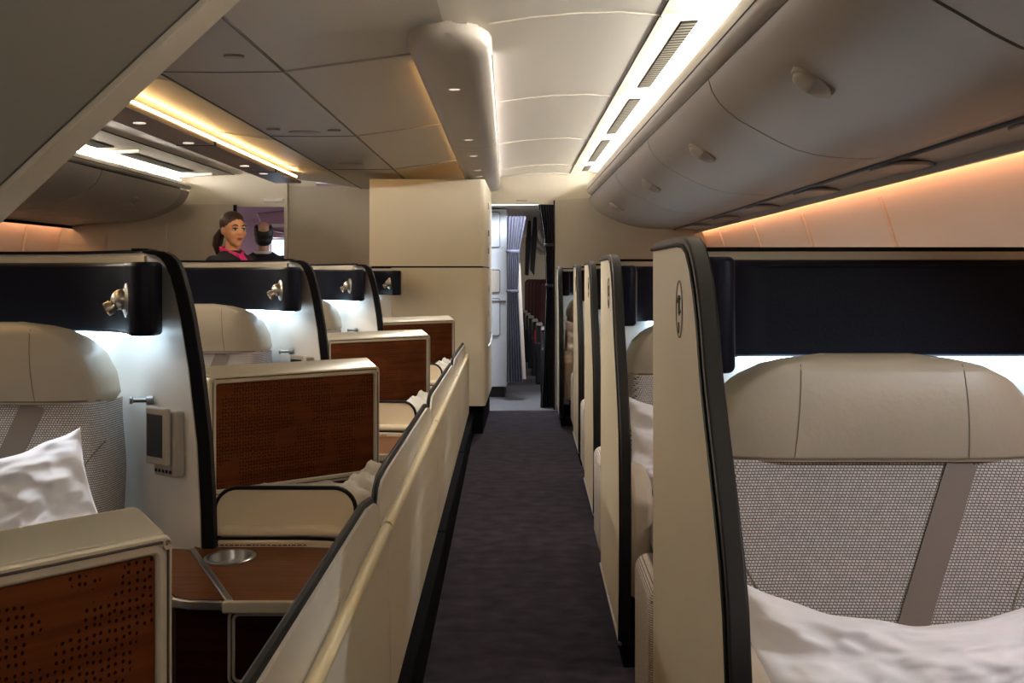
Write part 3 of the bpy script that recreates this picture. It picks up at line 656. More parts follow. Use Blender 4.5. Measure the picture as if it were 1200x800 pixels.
# ================================================================== centre suites (left of the aisle)
LY = 3.6
EDGE = [(237, 720), (237, 642), (236, 600), (232, 520), (227, 475), (222, 430), (212, 370), (206, 343), (200, 321), (195, 310), (190, 303.5), (184, 299), (176, 296.2), (160, 294.7)]
def left_shell(k0, label, group, wing=True):
    r = thing('suite_shell', (-1.4, LY, 0), label, 'suite shell', group)
    ed = [at(px, py, 3.35) for px, py in EDGE]
    ed[0].z = 0.06
    rows = []
    for e in ed:
        X = e.x
        path = [(-1.95, 3.6), (-1.6, 3.6), (-1.3, 3.6), (-1.18, 3.598), (-1.10, 3.590), (-1.05, 3.572), (-1.01, 3.54), (-.985, 3.50)]
        a = Vector((-.985, 3.50)); b = Vector((X, 3.35))
        for t in (.25, .5, .75, 1.0): 
            q = a.lerp(b, t); path.append((q.x, q.y))
        path = [(min(x, X+.0) if i < 7 else x, y) for i, (x, y) in enumerate(path)]
        rows.append([Vector((x, y, lerp(min(e.z, 1.2435), e.z, smooth01((x+1.25)/.25)))) for x, y in path])
    off = Vector((.012, .03, 0))
    m = MB(); nr = len(rows); nc = len(rows[0])
    A = [[m.bm.verts.new(p) for p in row] for row in rows]; B = [[m.bm.verts.new(p+off) for p in row] for row in rows]
    for j in range(nr-1):
        for i in range(nc-1):
            m.bm.faces.new((A[j][i], A[j][i+1], A[j+1][i+1], A[j+1][i])); m.bm.faces.new((B[j][i], B[j+1][i], B[j+1][i+1], B[j][i+1]))
        m.bm.faces.new((A[j][nc-1], B[j][nc-1], B[j+1][nc-1], A[j+1][nc-1])); m.bm.faces.new((A[j][0], A[j+1][0], B[j+1][0], B[j][0]))
    for i in range(nc-1): m.bm.faces.new((A[nr-1][i], A[nr-1][i+1], B[nr-1][i+1], B[nr-1][i])); m.bm.faces.new((A[0][i], B[0][i], B[0][i+1], A[0][i+1]))
    if wing:
        m.build('back_wall', M['shell_white'], r, smooth=60)
        MB().strap([e+Vector((.0155, .012, 0)) for e in ed], (0, 1, 0), 0.022, [.0155]*(len(ed)-4)+[.013, .010, .006, .003]).build('edge_trim', M['black'], r, bevel=0.006)
        MB().tube([e+Vector((-.001, -.003, 0)) for e in ed[:-3]], 0.003, 6).build('edge_piping', M['champagne'], r)
        top = rows[-1]
        MB().strap([p+Vector((.004, .013, .004)) for p in top], (0, 0, 1), 0.004, 0.020).build('top_cap', M['black'], r)
        MB().strap([Vector((x, y-.006, 1.229)) for x, y in ((-1.95, 3.6), (-1.3, 3.6), (-1.18, 3.596), (-1.10, 3.588), (-1.05, 3.570), (-1.01, 3.538), (-.985, 3.498))], (0, 0, 1), 0.0095, 0.004).build('top_band', M['shell'], r)
    else:
        m.bm.free()
        MB().box(-1.95, -1.0, 3.575, 3.598, 0.05, 1.238).build('back_wall', M['shell_white'], r)
        MB().box(-1.95, -1.0, 3.57, 3.6, 1.238, 1.247).build('top_cap', M['black'], r)
    front = [(-1.92, 3.552), (-1.25, 3.552), (-1.16, 3.548), (-1.10, 3.515), (-1.05, 3.46), (-1.01, 3.39), (-.965, 3.275), (-.953, 3.258), (-.938, 3.252), (-.915, 3.255), (-.905, 3.266), (-.902, 3.30), (-.903, 3.345)]
    back = [(-.94, 3.41), (-.985, 3.49), (-1.03, 3.545), (-1.10, 3.585), (-1.3, 3.597), (-1.92, 3.597)]
    b = MB().prism(front+back, 'z', 1.043, 1.2215).build('headrest_band', M['navy'], r, bevel=0.010, seg=3, smooth=50)
    MB().box(-1.75, -1.10, 3.555, 3.592, 1.033, 1.0425).build('light_strip', M['tube_suite'], r)
    if wing: MB().strap([(-1.085, 3.545, 1.037), (-1.03, 3.49, 1.037), (-.985, 3.43, 1.037), (-.945, 3.375, 1.037)], (0, 0, 1), .004, .010).build('light_strip', M['tube_suite'], r)
    # reading lamp on the bumper
    n = Vector((-.80, -.60, 0)).normalized() if not wing else Vector((-.90, -.42, 0)).normalized()
    c = Vector((-.983, 3.322, 1.128))
    lm = MB().lathe([(.002, .012), (.022, .011), (.034, .006), (.042, .003), (.043, 0.0), (.043, -.01)], c, n, 28).build('reading_lamp', M['chrome'], r, smooth=50)
    MB().ell(c+n*.012+Vector((0, 0, .002)), .026, .026, .026, None, 18, 12).build('lamp_ball', M['chrome'], lm, smooth=180)
    ax = Vector((-.80, -.42, -.52)).normalized()
    MB().lathe([(.001, .006), (.013, .008), (.014, .028), (.017, .030), (.0175, .044), (.0150, .045), (.0135, .038), (.001, .037)], c+n*.010, ax, 20).build('lamp_head', M['chrome'], lm, smooth=50)
    if wing:
        hk = MB().lathe([(.001, -.012), (.013, -.012), (.013, 0.004), (.006, .006), (.0055, .036), (.0095, .038), (.0095, .045), (.001, .046)], (-.972, 3.468, .872), (-1, -.22, 0), 16).build('coat_hook', M['alu'], r, smooth=50)
        # handset monitor in its cradle: faces the seat, edge-on to the aisle
        n = Vector((-.70, -.71, 0)).normalized(); tn = Vector((.71, -.70, 0)).normalized(); o = Vector((-.902, 3.400, .775))
        def bx(mb, t0, t1, n0, n1, z0, z1):
            pts = lambda z: [o+tn*t0+n*n0+Vector((0, 0, z)), o+tn*t1+n*n0+Vector((0, 0, z)), o+tn*t1+n*n1+Vector((0, 0, z)), o+tn*t0+n*n1+Vector((0, 0, z))]
            mb.loft([pts(z0), pts(z1)]); return mb
        hm = bx(MB(), -.048, .046, -.02, .014, -.085, .078).build('handset_cradle', M['devgrey'], r, bevel=0.006)
        bx(MB(), -.050, .044, .018, .036, -.055, .087).build('handset', M['devgrey'], hm, bevel=0.005)
        bx(MB(), -.040, .032, .0355, .0375, -.035, .070).build('handset_screen', M['screen'], hm)
        bm_ = MB()
        for i in range(5): bx(bm_, -.040+.017*i, -.031+.017*i, .0135, .0155, -.076, -.068)
        bm_.build('buttons', M['trim'], hm)
    return r
LSL = ['white suite shell with handset monitor and coat hook, nearest on the left', 'white suite shell below the standing crew member, second on the left', 'white suite shell with reading lamp, third on the left', 'headrest band and lamp fixed on the beige closet wall, fourth on the left']
ls0 = left_shell(0, LSL[0], 'left-hand suite shells')
LX = [0, -.028, -.040]
for k in (1, 2): copy_thing(ls0, (LX[k], P*k, 0), LSL[k])
ls3 = left_shell(3, LSL[3], 'left-hand suite shells', wing=False); ls3.location.x += -.04; ls3.location.y += P*3-.0

LSE = ['taupe leather and woven seat with a white pillow, nearest on the left', 'taupe seat behind the big perforated screen, second on the left', 'seat mostly hidden by the third left shell, only its headrest edge showing']
ls = seat(-1.382, LY+.07, .037, LSE[0], 'left-hand seats')
for k in (1, 2): copy_thing(ls, (LX[k], P*k, 0), LSE[k])
pillow('pillow', (-1.165, 2.93, .645), .24, .150, .065, (-.30, -.30, .25), 'white pillow on the nearest left seat', 3.3)

for k in range(3):
    spotlight('seat_fill_spot', (-1.06+LX[k], 3.02+P*k, 1.16), (-1.32+LX[k], 2.95+P*k, .60), 2.6, (.88, .93, 1.0), 110, ['added fill spot by the bumper of the nearest left seat', 'added fill spot by the bumper of the second left seat', 'added fill spot by the bumper of the third left seat'][k])  # spots added near the bumper lamps to brighten the left seats
# ---------------------------------------------------------------- monitors with perforated wooden backs
def monitor(Rt, rz, label, group, arm=True):
    W, HH, T = .605, .335, .055
    r = thing('monitor', Rt, label, 'monitor', group, rz)
    R = Matrix.Rotation(rz, 3, 'Z')
    def G(mb, name, m, parent, **kw):         # geometry written in the monitor's own frame (x from the right end)
        mb.bm.transform(Matrix.LocRotScale(r.location, r.rotation_euler, None)); return mb.build(name, m, parent, **kw)
    f = .021
    o = rrect(-W, 0, -HH, 0, .012, 4); i = rrect(-W+f, -f, -HH+f, -f, .008, 4)
    mb = MB(); A = [mb.bm.verts.new((x, 0, z)) for x, z in o]; Bv = [mb.bm.verts.new((x, 0, z)) for x, z in i]
    A2 = [mb.bm.verts.new((x, T, z)) for x, z in o]; B2 = [mb.bm.verts.new((x, T, z)) for x, z in i]; n = len(o)
    for k in range(n):
        q = (k+1) % n
        mb.bm.faces.new((A[k], A[q], Bv[q], Bv[k])); mb.bm.faces.new((A2[k], B2[k], B2[q], A2[q])); mb.bm.faces.new((A[k], A2[k], A2[q], A[q])); mb.bm.faces.new((Bv[k], Bv[q], B2[q], B2[k]))
    fr = G(mb, 'frame', M['champagne'], r, bevel=0.004)
    mb = MB().prism([(.004, -.002), (T, .024), (T+.012, .024), (T+.012, -.002)], 'x', -W+.001, -.001)
    G(mb, 'top_rail', M['champagne'], r, bevel=0.006)
    G(MB().tube([(x*0.992-.002, -.0008, z*.985-.002) for x, z in rrect(-W+.006, -.006, -HH+.006, -.006, .01, 4)], .0016, 6, closed=True), 'groove', M['ink'], fr)
    for x in (-W+.011, -.011):
        for z in (-.011, -HH+.011): G(MB().lathe([(.0055, .001), (.0055, -.003), (.003, -.0025), (.001, -.001)], (x, -.001, z), (0, 1, 0), 12), 'screw', M['chrome'], fr)
    G(MB().box(-W+f-.002, -f+.002, .006, T-.008, -HH+f-.002, -f+.002), 'back_panel', M['redwood'], r)
    G(MB().box(-W+.018, -.018, T-.004, T+.004, -HH+.018, -.018), 'display', M['screen'], r)
    if arm:
        G(MB().box(-W-.045, -W+.03, T+.01, T+.05, -HH-.02, -.03), 'hinge_arm', M['devgrey'], r, bevel=0.006)
        G(MB().box(-W-.06, -W-.0, T+.02, T+.07, -HH-.22, -HH+.1), 'arm_post', M['devgrey'], r, bevel=0.008)
    return r
AZ = math.atan2(.44, .42)
m1 = monitor((-.4635, 4.19, .910), AZ, 'deployed monitor with perforated wooden back behind the nearest left shell', 'deployed monitors with wooden backs')
for k, l in ((1, 'deployed monitor with wooden back, second largest standing in full view on the left'), (2, 'smallest deployed monitor with wooden back, in front of the beige closet')):
    copy_thing(m1, (-.006*k, P*k, 0), l)
monitor((-.402, 1.535, .900), math.atan2(.20, .137), 'large dark monitor back with champagne frame in the bottom left corner', 'deployed monitors with wooden backs', arm=True)

# ---------------------------------------------------------------- side consoles
def xr(Y): return -.27-.0187*Y               # line of the aisle-side half wall
def console(label):
    r = thing('side_console', (-.6, 3.1, 0), label, 'console', 'walnut side consoles on the left')
    z = .52
    top = [(-.612, 2.80), (-.372, 2.80), (-.380, 3.30), (-.41, 3.345), (-.45, 3.37), (-.83, 3.372), (-.822, 3.33)]
    hole = [(-.712+.0575*math.cos(a), 3.235+.0845*math.sin(a)) for a in [2*PI*k/32 for k in range(32)]]
    mb = MB()
    for lp, zz in ((top, z), (hole, z)):
        vs = [mb.bm.verts.new((x, y, zz)) for x, y in lp]
        for i in range(len(vs)): mb.bm.edges.new((vs[i], vs[(i+1) % len(vs)]))
    bmesh.ops.triangle_fill(mb.bm, use_beauty=True, use_dissolve=False, edges=mb.bm.edges[:])
    mb.loft([[(x, y, z) for x, y in top], [(x, y, z-.02) for x, y in top]], True, False)
    bmesh.ops.remove_doubles(mb.bm, verts=mb.bm.verts[:], dist=1e-5)
    mb.build('table_top', M['walnut'], r)
    flap = [(-.975, 3.36), (-.835, 3.33), (-.632, 2.815), (-.70, 2.815), (-.735, 2.835), (-.765, 2.89), (-.95, 3.25)]
    MB().prism(flap, 'z', z-.018, z+.001).build('side_flap', M['walnut'], r)
    MB().strap([(-.825, 3.33, z-.006), (-.620, 2.808, z-.006)], (0, 0, 1), .009, .008).build('divider_strip', M['alu'], r, bevel=.002)
    MB().strap([(-.95, 3.25, z-.008), (-.772, 2.885, z-.008), (-.742, 2.828, z-.008), (-.70, 2.803, z-.008), (-.632, 2.80, z-.008)], (0, 0, 1), .010, .006).build('flap_edge', M['alu'], r, bevel=.003)
    MB().strap([(-.632, 2.797, z-.010), (-.36, 2.797, z-.010)], (0, 0, 1), .013, .007).build('table_edge', M['champagne'], r, bevel=.004)
    MB().prism([(-.74, 2.845), (-.365, 2.845), (-.385, 3.335), (-.93, 3.335)], 'z', .02, z-.02).build('cabinet', M['darkwood'], r)
    ck = MB()
    for (x0, x1, z0, z1, rr, t) in ((-.628, -.385, .335, .492, .016, .0035), (-.619, -.392, .344, .483, .012, .0035)):
        ck.tube([(x, 2.843, zz) for x, zz in rrect(x0, x1, z0, z1, rr, 5)], t, 6, closed=True)
    ck.build('niche_frame', M['devgrey'], r)
    MB().box(-.612, -.398, 2.838, 2.846, .352, .476).build('niche_door', M['darkwood'], r)
    # cup holder: an oval metal dish
    c = (-.712, 3.235); secs = []
    for (s, h) in ((1.0, .000), (1.0, .003), (.97, .0045), (.82, .004), (.80, -.003), (.76, -.017), (.40, -.0185), (.02, -.0185)):
        secs.append([(c[0]+.060*s*math.cos(a), c[1]+.088*s*math.sin(a), z+h) for a in [2*PI*k/32 for k in range(32)]])
    MB().loft(secs, True, False).build('cup_holder', M['alu'], r, smooth=45)
    # stepped ivory surround, curving towards the aisle
    def ring(off): return [(-.772, 3.385-off), (-.56, 3.385-off), (-.50, 3.375-off), (-.455, 3.35-off), (-.425, 3.30-off*1.2), (-.40, 3.22-off*1.5), (-.36, 3.20-off), (-.375, 3.60), (-.772, 3.60)]
    MB().prism(ring(0.020), 'z', .50, .5365).build('lower_moulding', M['cream'], r, bevel=.004)
    MB().prism(ring(0.018), 'z', .5365, .541).build('shadow_gap', M['black'], r)
    MB().prism(ring(0.014), 'z', .541, .563).build('upper_moulding', M['cream'], r, bevel=.009, seg=3)
    ins = MB(); x = -.775
    random.seed(3)
    while x < -.55:
        l = random.uniform(.004, .014); ins.box(x, x+l, 3.3638, 3.3655, .523, .526); x += l+.003
    ins.build('engraving', M['ink'], r)
    pn = MB().prism(rrect(-.792, -.440, .560, .655, .055, 8, (0, 0, 1, 1)), 'y', 3.425, 3.445).build('screen_panel', M['cream'], r)
    pts = [(x, 3.432, zz) for x, zz in rrect(-.792, -.440, .560, .655, .055, 8, (0, 0, 1, 1))]
    MB().tube([pts[1]]+pts[2:]+[pts[0]], .0058, 8, r2=.010).build('panel_edging', M['black'], pn)
    return r
CLAB = ['walnut side console with metal cup holder, nearest on the left', 'console top between the two nearest wooden-backed monitors', 'farthest side console, ivory edge by the smallest monitor']
con = console(CLAB[0])
for k in (1, 2): copy_thing(con, (-.035*k, P*k, .012*k), CLAB[k])
def duvet(label, i):
    def f(top):
        def g(u, v):
            x = lerp(-.84, -.395, u); y = lerp(3.50, 3.95, v); e = min(u, 1-u, v, 1-v)/.14; e = math.sqrt(max(0, 1-(1-min(1, e))**2))
            q = Vector((x*9, y*9, 1.3))
            return Vector((x, y, (.572+(.022+.048*smooth01((u-.66)/.2))*e*(1+.3*noise.noise(q)+.4*noise.noise(q*2.4)+.3*noise.noise(q*5)) if top else .565)))
        return g
    o = MB().sheet(f(True), f(False), 40, 30).build('quilt', M['duvet'], smooth=180)
    return tag(o, label, 'quilt', 'folded quilts on the left')
dv = duvet('folded ivory quilt behind the nearest left console panel', 0)
for k, l in ((1, 'folded ivory quilt beside the second wooden-backed monitor'), (2, 'folded ivory quilt next to the smallest wooden-backed monitor')):
    c = dv.copy(); C.objects.link(c); c.location = (-.035*k, P*k, .012*k); c['label'] = l
# base cabinets below the quilts
for k, l in ((0, 'dark cherry foot cabinet under the nearest quilt'), (1, 'dark cherry foot cabinet under the middle quilt'), (2, 'dark cherry foot cabinet under the farthest quilt')):
    r = thing('foot_cabinet', (-.6-.041*k, 3.8+P*k, 0), l, 'cabinet', 'foot cabinets under the quilts')
    d = -.041*k; y = P*k
    MB().box(-.86+d, -.42+d, 3.61+y, 3.98+y, 0, .50).build('body', M['darkwood'], r)
    MB().box(-.86+d, -.415+d, 3.605+y, 3.99+y, .50, .563+.012*k).build('ledge', M['cream'], r, bevel=.006)
    MB().box(-.86+d, -.418+d, 3.985+y, 3.992+y, .40, .41).build('trim_line', M['alu'], r)

# ---------------------------------------------------------------- low wall along the aisle
SEG = [(1.3, 3.2), (3.22, 5.45), (5.47, 7.9), (7.92, 10.17)]
GL = ['ivory aisle half wall with yellow rail, nearest length', 'ivory aisle half wall beside the big perforated monitor', 'ivory aisle half wall, third length from the camera', 'last short-looking length of ivory half wall, ending at the closet']
for (a, b), l in zip(SEG, GL):
    r = thing('aisle_partition', (xr((a+b)/2), (a+b)/2, 0), l, 'half wall', 'half walls along the left of the aisle')
    def sl(x0, x1, z0, z1, ya=a, yb=b): return [[(xr(y)+x0, y, z0), (xr(y)+x1, y, z0), (xr(y)+x1, y, z1), (xr(y)+x0, y, z1)] for y in (ya, yb)]
    MB().loft(sl(-.03, 0, .165, .588, a+.004, b-.004)).build('panel', M['panel'], r, bevel=.003)
    MB().tube([(xr(y)-.008, y, .596) for y in (a+.004, b-.004)], .0135, 10).build('rail', M['rail'], r)
    pr = [(a, .59), (a, .650), (a+.03, .676), (a+.09, .692), (a+.25, .695), (b-.25, .684), (b-.08, .668), (b-.02, .648), (b, .615), (b, .59)]
    A = [(xr(y)-.052, y, z) for y, z in pr]; B = [(xr(y)-.026, y, z) for y, z in pr]
    MB().loft([A, B]).build('lip', M['lip'], r)
    MB().tube([(xr(y)-.040, y, z+.003) for y, z in pr], .0075, 8, r2=.013).build('lip_edging', M['black'], r)
    MB().loft(sl(-.05, .004, .59, .596, a+.01, b-.01)).build('ledge', M['devgrey'], r)
    MB().loft(sl(-.03, .030, 0, .13)).build('kick_plate', M['dark'], r)
    MB().loft(sl(-.01, .034, .125, .165)).build('bumper', M['dark'], r, bevel=.006)

# ---------------------------------------------------------------- beige closet at the end of the centre column
cl = thing('closet', (-.78, 11, 0), 'tall beige closet with dark kick plate left of the aisle', 'closet')
MB().prism([(-1.205, 10.2), (-.385, 10.2), (-.355, 10.215), (-.344, 10.25), (-.344, 11.97), (-1.205, 11.97)], 'z', 1.256, H+.715).build('upper_cabinet', M['closet'], cl, smooth=60)
MB().prism([(-1.07, 10.2), (-.385, 10.2), (-.352, 10.215), (-.340, 10.25), (-.340, 11.97), (-1.07, 11.97)], 'z', .21, 1.243).build('lower_cabinet', M['closet'], cl, smooth=60)
MB().box(-1.19, -.36, 10.22, 11.95, 1.243, 1.256).build('shadow_gap', M['black'], cl)
MB().box(-1.05, -.36, 10.24, 11.95, 0, .21).build('kick_plate', M['dark'], cl)
for z in (1.72, 1.50, 1.36, 1.05, .85): MB().box(-.345, -.334, 11.0, 11.08, z, z+.05).build('latch', M['alu'], cl, bevel=.003)
MB().tube([(-.339, 10.9, .62), (-.325, 11.0, .64), (-.325, 11.4, .70), (-.339, 11.5, .72)], .008, 8).build('grab_handle', M['alu'], cl)

# ================================================================== beyond the bulkheads
gc = thing('galley_cabinet', (-.4, 13.6, 0), 'pale blue-grey galley cabinet beside the curtain at the aisle end', 'cabinet')
MB().box(-.62, -.235, 13.3, 14.2, .10, 1.83).build('body', M['galley'], gc, bevel=.006)
MB().box(-.62, -.255, 13.32, 14.2, 0, .10).build('kick_plate', M['trim'], gc)
for (z0, z1, hm) in ((1.46, 1.80, 'galley'), (1.02, 1.24, 'devgrey'), (.60, .96, 'galley')):
    d = MB().prism(rrect(-.60, -.300, z0, z1, .02), 'y', 13.288, 13.302).build('door', M[hm], gc, bevel=.003)
    MB().tube([(x, 13.287, z) for x, z in rrect(-.60, -.300, z0, z1, .02)], .0035, 6, closed=True).build('door_gasket', M['slot'], d)
MB().lathe([(.02, 0), (.02, .02), (.008, .03), (.001, .03)], (-.405, 13.3, .985), (0, -1, 0), 14).build('latch', M['alu'], gc)
MB().box(-.43, -.24, 13.28, 13.3, .925, .940).build('trim_strip', M['slot'], gc)

def curtain(name, X0t, X1t, X0b, X1b, Y, zt, zb, m, label, ties, dirn, waist):
    r = thing(name, ((X0t+X1t)/2, Y, zb), label, 'curtain')
    def g(off):
        def f(u, v):
            z = lerp(zb, zt, v)
            W = [(0, (X0b, X1b))]+waist+[(1, (X0t, X1t))]
            xa = interp([(a, b[0]) for a, b in W], v); xb = interp([(a, b[1]) for a, b in W], v)
            ph = u*PI*2*6
            return Vector((lerp(xa, xb, u), Y+.028*math.sin(ph+.6*math.sin(v*3))+off, z+.006*math.sin(ph)*(v > .98)))
        return f
    MB().sheet(g(0), g(.012), 84, 24).build('fabric', M[m], r, smooth=80)
    for v in ties:
        W = [(0, (X0b, X1b))]+waist+[(1, (X0t, X1t))]
        xa = interp([(a, b[0]) for a, b in W], v); xb = interp([(a, b[1]) for a, b in W], v); z = lerp(zb, zt, v)
        pts = [((xa+xb)/2+(xb-xa)/2*1.05*math.cos(t), Y+.005+.05*math.sin(t), z) for t in [2*PI*k/20 for k in range(20)]]
        MB().tube(pts, .014, 6, closed=True, r2=.004).build('tieback', M[m], r)
    return r
cu = curtain('curtain', -.228, -.040, -.228, -.075, 12.95, 1.745, .17, 'curtain', 'slate grey pleated curtain tied back left of the doorway', (.55, .79), 1, [(.55, (-.226, -.120)), (.79, (-.228, -.105))])
MB().sheet(lambda u, v: Vector((lerp(-.125, lerp(-.045, -.10, v), u), 12.99, lerp(.20, 1.30, v))), lambda u, v: Vector((lerp(-.125, lerp(-.045, -.10, v), u), 13.0, lerp(.20, 1.30, v))), 4, 6).build('lining', M['lining'], cu)
curtain('curtain', .068, .212, .085, .21, 12.25, 1.825, .0, 'curtain_dark', 'charcoal pleated curtain tied back right of the doorway', (.60, .80), 1, [(.30, (.115, .21)), (.60, (.135, .212)), (.80, (.125, .212))])
struct(MB().box(-.62, .62, 12.92, 12.94, 1.86, 1.875).build('trim_curtain_track', M['valance']))
# cabin beyond the doorway
struct(MB().prism([(-.9, 1.84), (-.2, 1.99), (.4, 1.99), (.75, 1.86)], 'y', 12.9, 24).build('ceiling_beyond', M['ceil']))
struct(MB().box(-1.3, 2.2, 24, 24.05, 0, 2.1).build('wall_beyond', M['bulk']))
tag(MB().tube([(.30, y, 1.965) for y in (13.2, 23.5)], .02, 8).build('cove_lamp', M['tube_far']), 'bright strip lamp on the ceiling of the cabin beyond the curtains', 'lamp')
for i in range(4):
    a = 13.6+2.2*i; s = -.05*i
    r = thing('overhead_bin', (.55+s, a, 1.7), ['overhead bin beyond the curtains, nearest', 'overhead bin beyond the curtains, second', 'overhead bin beyond the curtains, third', 'overhead bin beyond the curtains, farthest'][i], 'overhead bin', 'overhead bins beyond the curtains')
    MB().prism([(.14+s, 1.70), (.17+s, 1.62), (.30+s, 1.52), (.75+s, 1.48), (.75+s, 1.86), (.17+s, 1.78)], 'y', a, a+2.17).build('door', M['bin'], r, bevel=.02)
    MB().tube([(.15+s, a, 1.715), (.15+s, a+2.17, 1.715)], .010, 6).build('rim', M['rim'], r)
for i in range(7):
    a = 14.0+1.25*i; s = -.045*i
    r = thing('business_seat', (.42+s, a, 0), ['dark seat beyond the curtain, nearest the doorway', 'dark seat beyond the curtain, second along', 'dark seat beyond the curtain, third along', 'dark seat beyond the curtain, fourth along', 'dark seat beyond the curtain, fifth along', 'dark seat beyond the curtain, sixth along', 'dark seat beyond the curtain, farthest along'][i], 'seat', 'dark seats beyond the curtains')
    MB().prism(rrect(.17+s, .70+s, .3, 1.12, .07, 6, (0, 0, 1, 1)), 'y', a+.30, a+.42).build('backrest', M['seat_red'], r, bevel=.03)
    MB().prism(rrect(.20+s, .68+s, .30, .46, .04), 'y', a-.25, a+.33).build('seat_cushion', M['seat_red'], r, bevel=.03)
    MB().prism([(a-.35, 0), (a-.40, .45), (a-.2, .60), (a+.3, .64), (a+.45, .5), (a+.45, 0)], 'x', .10+s, .18+s).build('side_shell', M['seat_dark'], r, bevel=.015)
    MB().prism(rrect(.105+s, .175+s, .625, .655, .012), 'y', a-.12, a+.30).build('armrest_cap', M['devgrey'], r, bevel=.006)
for i in range(5):
    a = 14.9+1.25*i; s = -.045*i
    r = thing('business_seat', (-.62+s, a, 0), ['dark seat left beyond the curtain, nearest', 'dark seat left beyond the curtain, second', 'dark seat left beyond the curtain, third', 'dark seat left beyond the curtain, fourth', 'dark seat left beyond the curtain, farthest'][i], 'seat', 'dark seats left beyond the curtains')
    MB().prism(rrect(-.80+s, -.26+s, .3, 1.06, .07, 6, (0, 0, 1, 1)), 'y', a+.30, a+.42).build('backrest', M['seat_dark'], r, bevel=.03)
    MB().prism(rrect(-.80+s, -.28+s, .0, .46, .04), 'y', a-.25, a+.33).build('seat_cushion', M['seat_dark'], r, bevel=.03)
tag(MB().box(.043, .056, 15.15, 15.20, .42, .58).build('seat_tag', M['red'], bevel=.004), 'small red tag hanging on a dark seat beyond the curtain', 'tag')
for (px, X) in ((0, .02), (1, -.045)):
    tag(MB().prism([(X-.03, 1.25-.06*px), (X+.02, 1.18), (X+.05, 1.55), (X+.05, 1.95), (X+.02, 1.95), (X-.02, 1.58)], 'y', 15.6+px, 15.66+px).build('hanging_screen', M['seat_dark'], bevel=.01), ['dark hanging screen in the cabin beyond, nearer one', 'dark hanging screen in the cabin beyond, farther one'][px], 'screen')

# cabin behind the left doorway
struct(MB().prism([(-4, 1.86), (-3.0, 1.98), (-1.6, 1.86), (-1.6, 2.0), (-4, 2.1)], 'y', 12.3, 18).build('ceiling_beyond_left', M['mauve']))
struct(MB().box(-4.3, -1.2, 18, 18.05, 0, 2.2).build('wall_beyond_left', M['mauve']))
r = thing('overhead_bin', (-2.3, 14, 1.6), 'mauve-lit overhead bin seen through the left doorway', 'overhead bin')
MB().loft([[(x, y, z) for x, z in ((-2.72+.05*(y-13), 1.80), (-2.66+.05*(y-13), 1.66), (-2.4, 1.60), (-2.0, 1.58), (-2.0, 1.86))] for y in (13.4, 17.8)]).build('door', M['mauve'], r, bevel=.02)
MB().loft([[(x, y, z) for x, z in ((-2.60, 1.63), (-2.45, 1.575), (-2.05, 1.55), (-2.05, 1.575), (-2.45, 1.60))] for y in (13.3, 17.8)]).build('trim_strip', M['valance'], r)
MB().box(-2.54, -2.42, 13.38, 13.41, 1.655, 1.69).build('placard', M['sign'], r)
pl = thing('galley_screen', (-2.35, 13.8, 1.3), 'bright pale blue panel behind the man in the left doorway', 'screen')
MB().prism(rrect(-2.62, -2.24, 1.05, 1.545, .02), 'y', 13.8, 13.83).build('panel', M['daywin'], pl)
MB().tube([(x, 13.8, z) for x, z in rrect(-2.63, -2.23, 1.04, 1.555, .02)], .012, 6, closed=True).build('frame', M['sign'], pl)
ld = bpy.data.lights.new('ceiling_lamp', 'AREA'); ld.energy = 48; ld.color = (1, .62, .85); ld.size = 1.0
lo = bpy.data.objects.new('ceiling_lamp', ld); C.objects.link(lo); lo.location = (-2.6, 14.2, 1.80); lo.rotation_euler = (0, 0, 0)
tag(lo, 'mauve ceiling lamp in the cabin beyond the left doorway', 'lamp')
ld = bpy.data.lights.new('ceiling_lamp', 'AREA'); ld.energy = 26; ld.color = (.84, .90, 1); ld.size = .3
lo = bpy.data.objects.new('ceiling_lamp', ld); C.objects.link(lo); lo.location = (-.08, 12.6, 1.93)
tag(lo, 'cool galley ceiling lamp behind the header of the curtained doorway', 'lamp')
ld = bpy.data.lights.new('ceiling_lamp', 'SPOT'); ld.energy = 12; ld.color = (1, .72, .42); ld.spot_size = 1.0; ld.shadow_soft_size = .06  # fill spot added to warm the woman's face
lo = bpy.data.objects.new('ceiling_lamp', ld); C.objects.link(lo); lo.location = (-1.87, 8.6, 1.915); lo.rotation_euler = Vector((-.2, .95, -.40)).to_track_quat('-Z', 'Y').to_euler()
tag(lo, 'added warm fill spot by the valance for the standing woman', 'lamp')

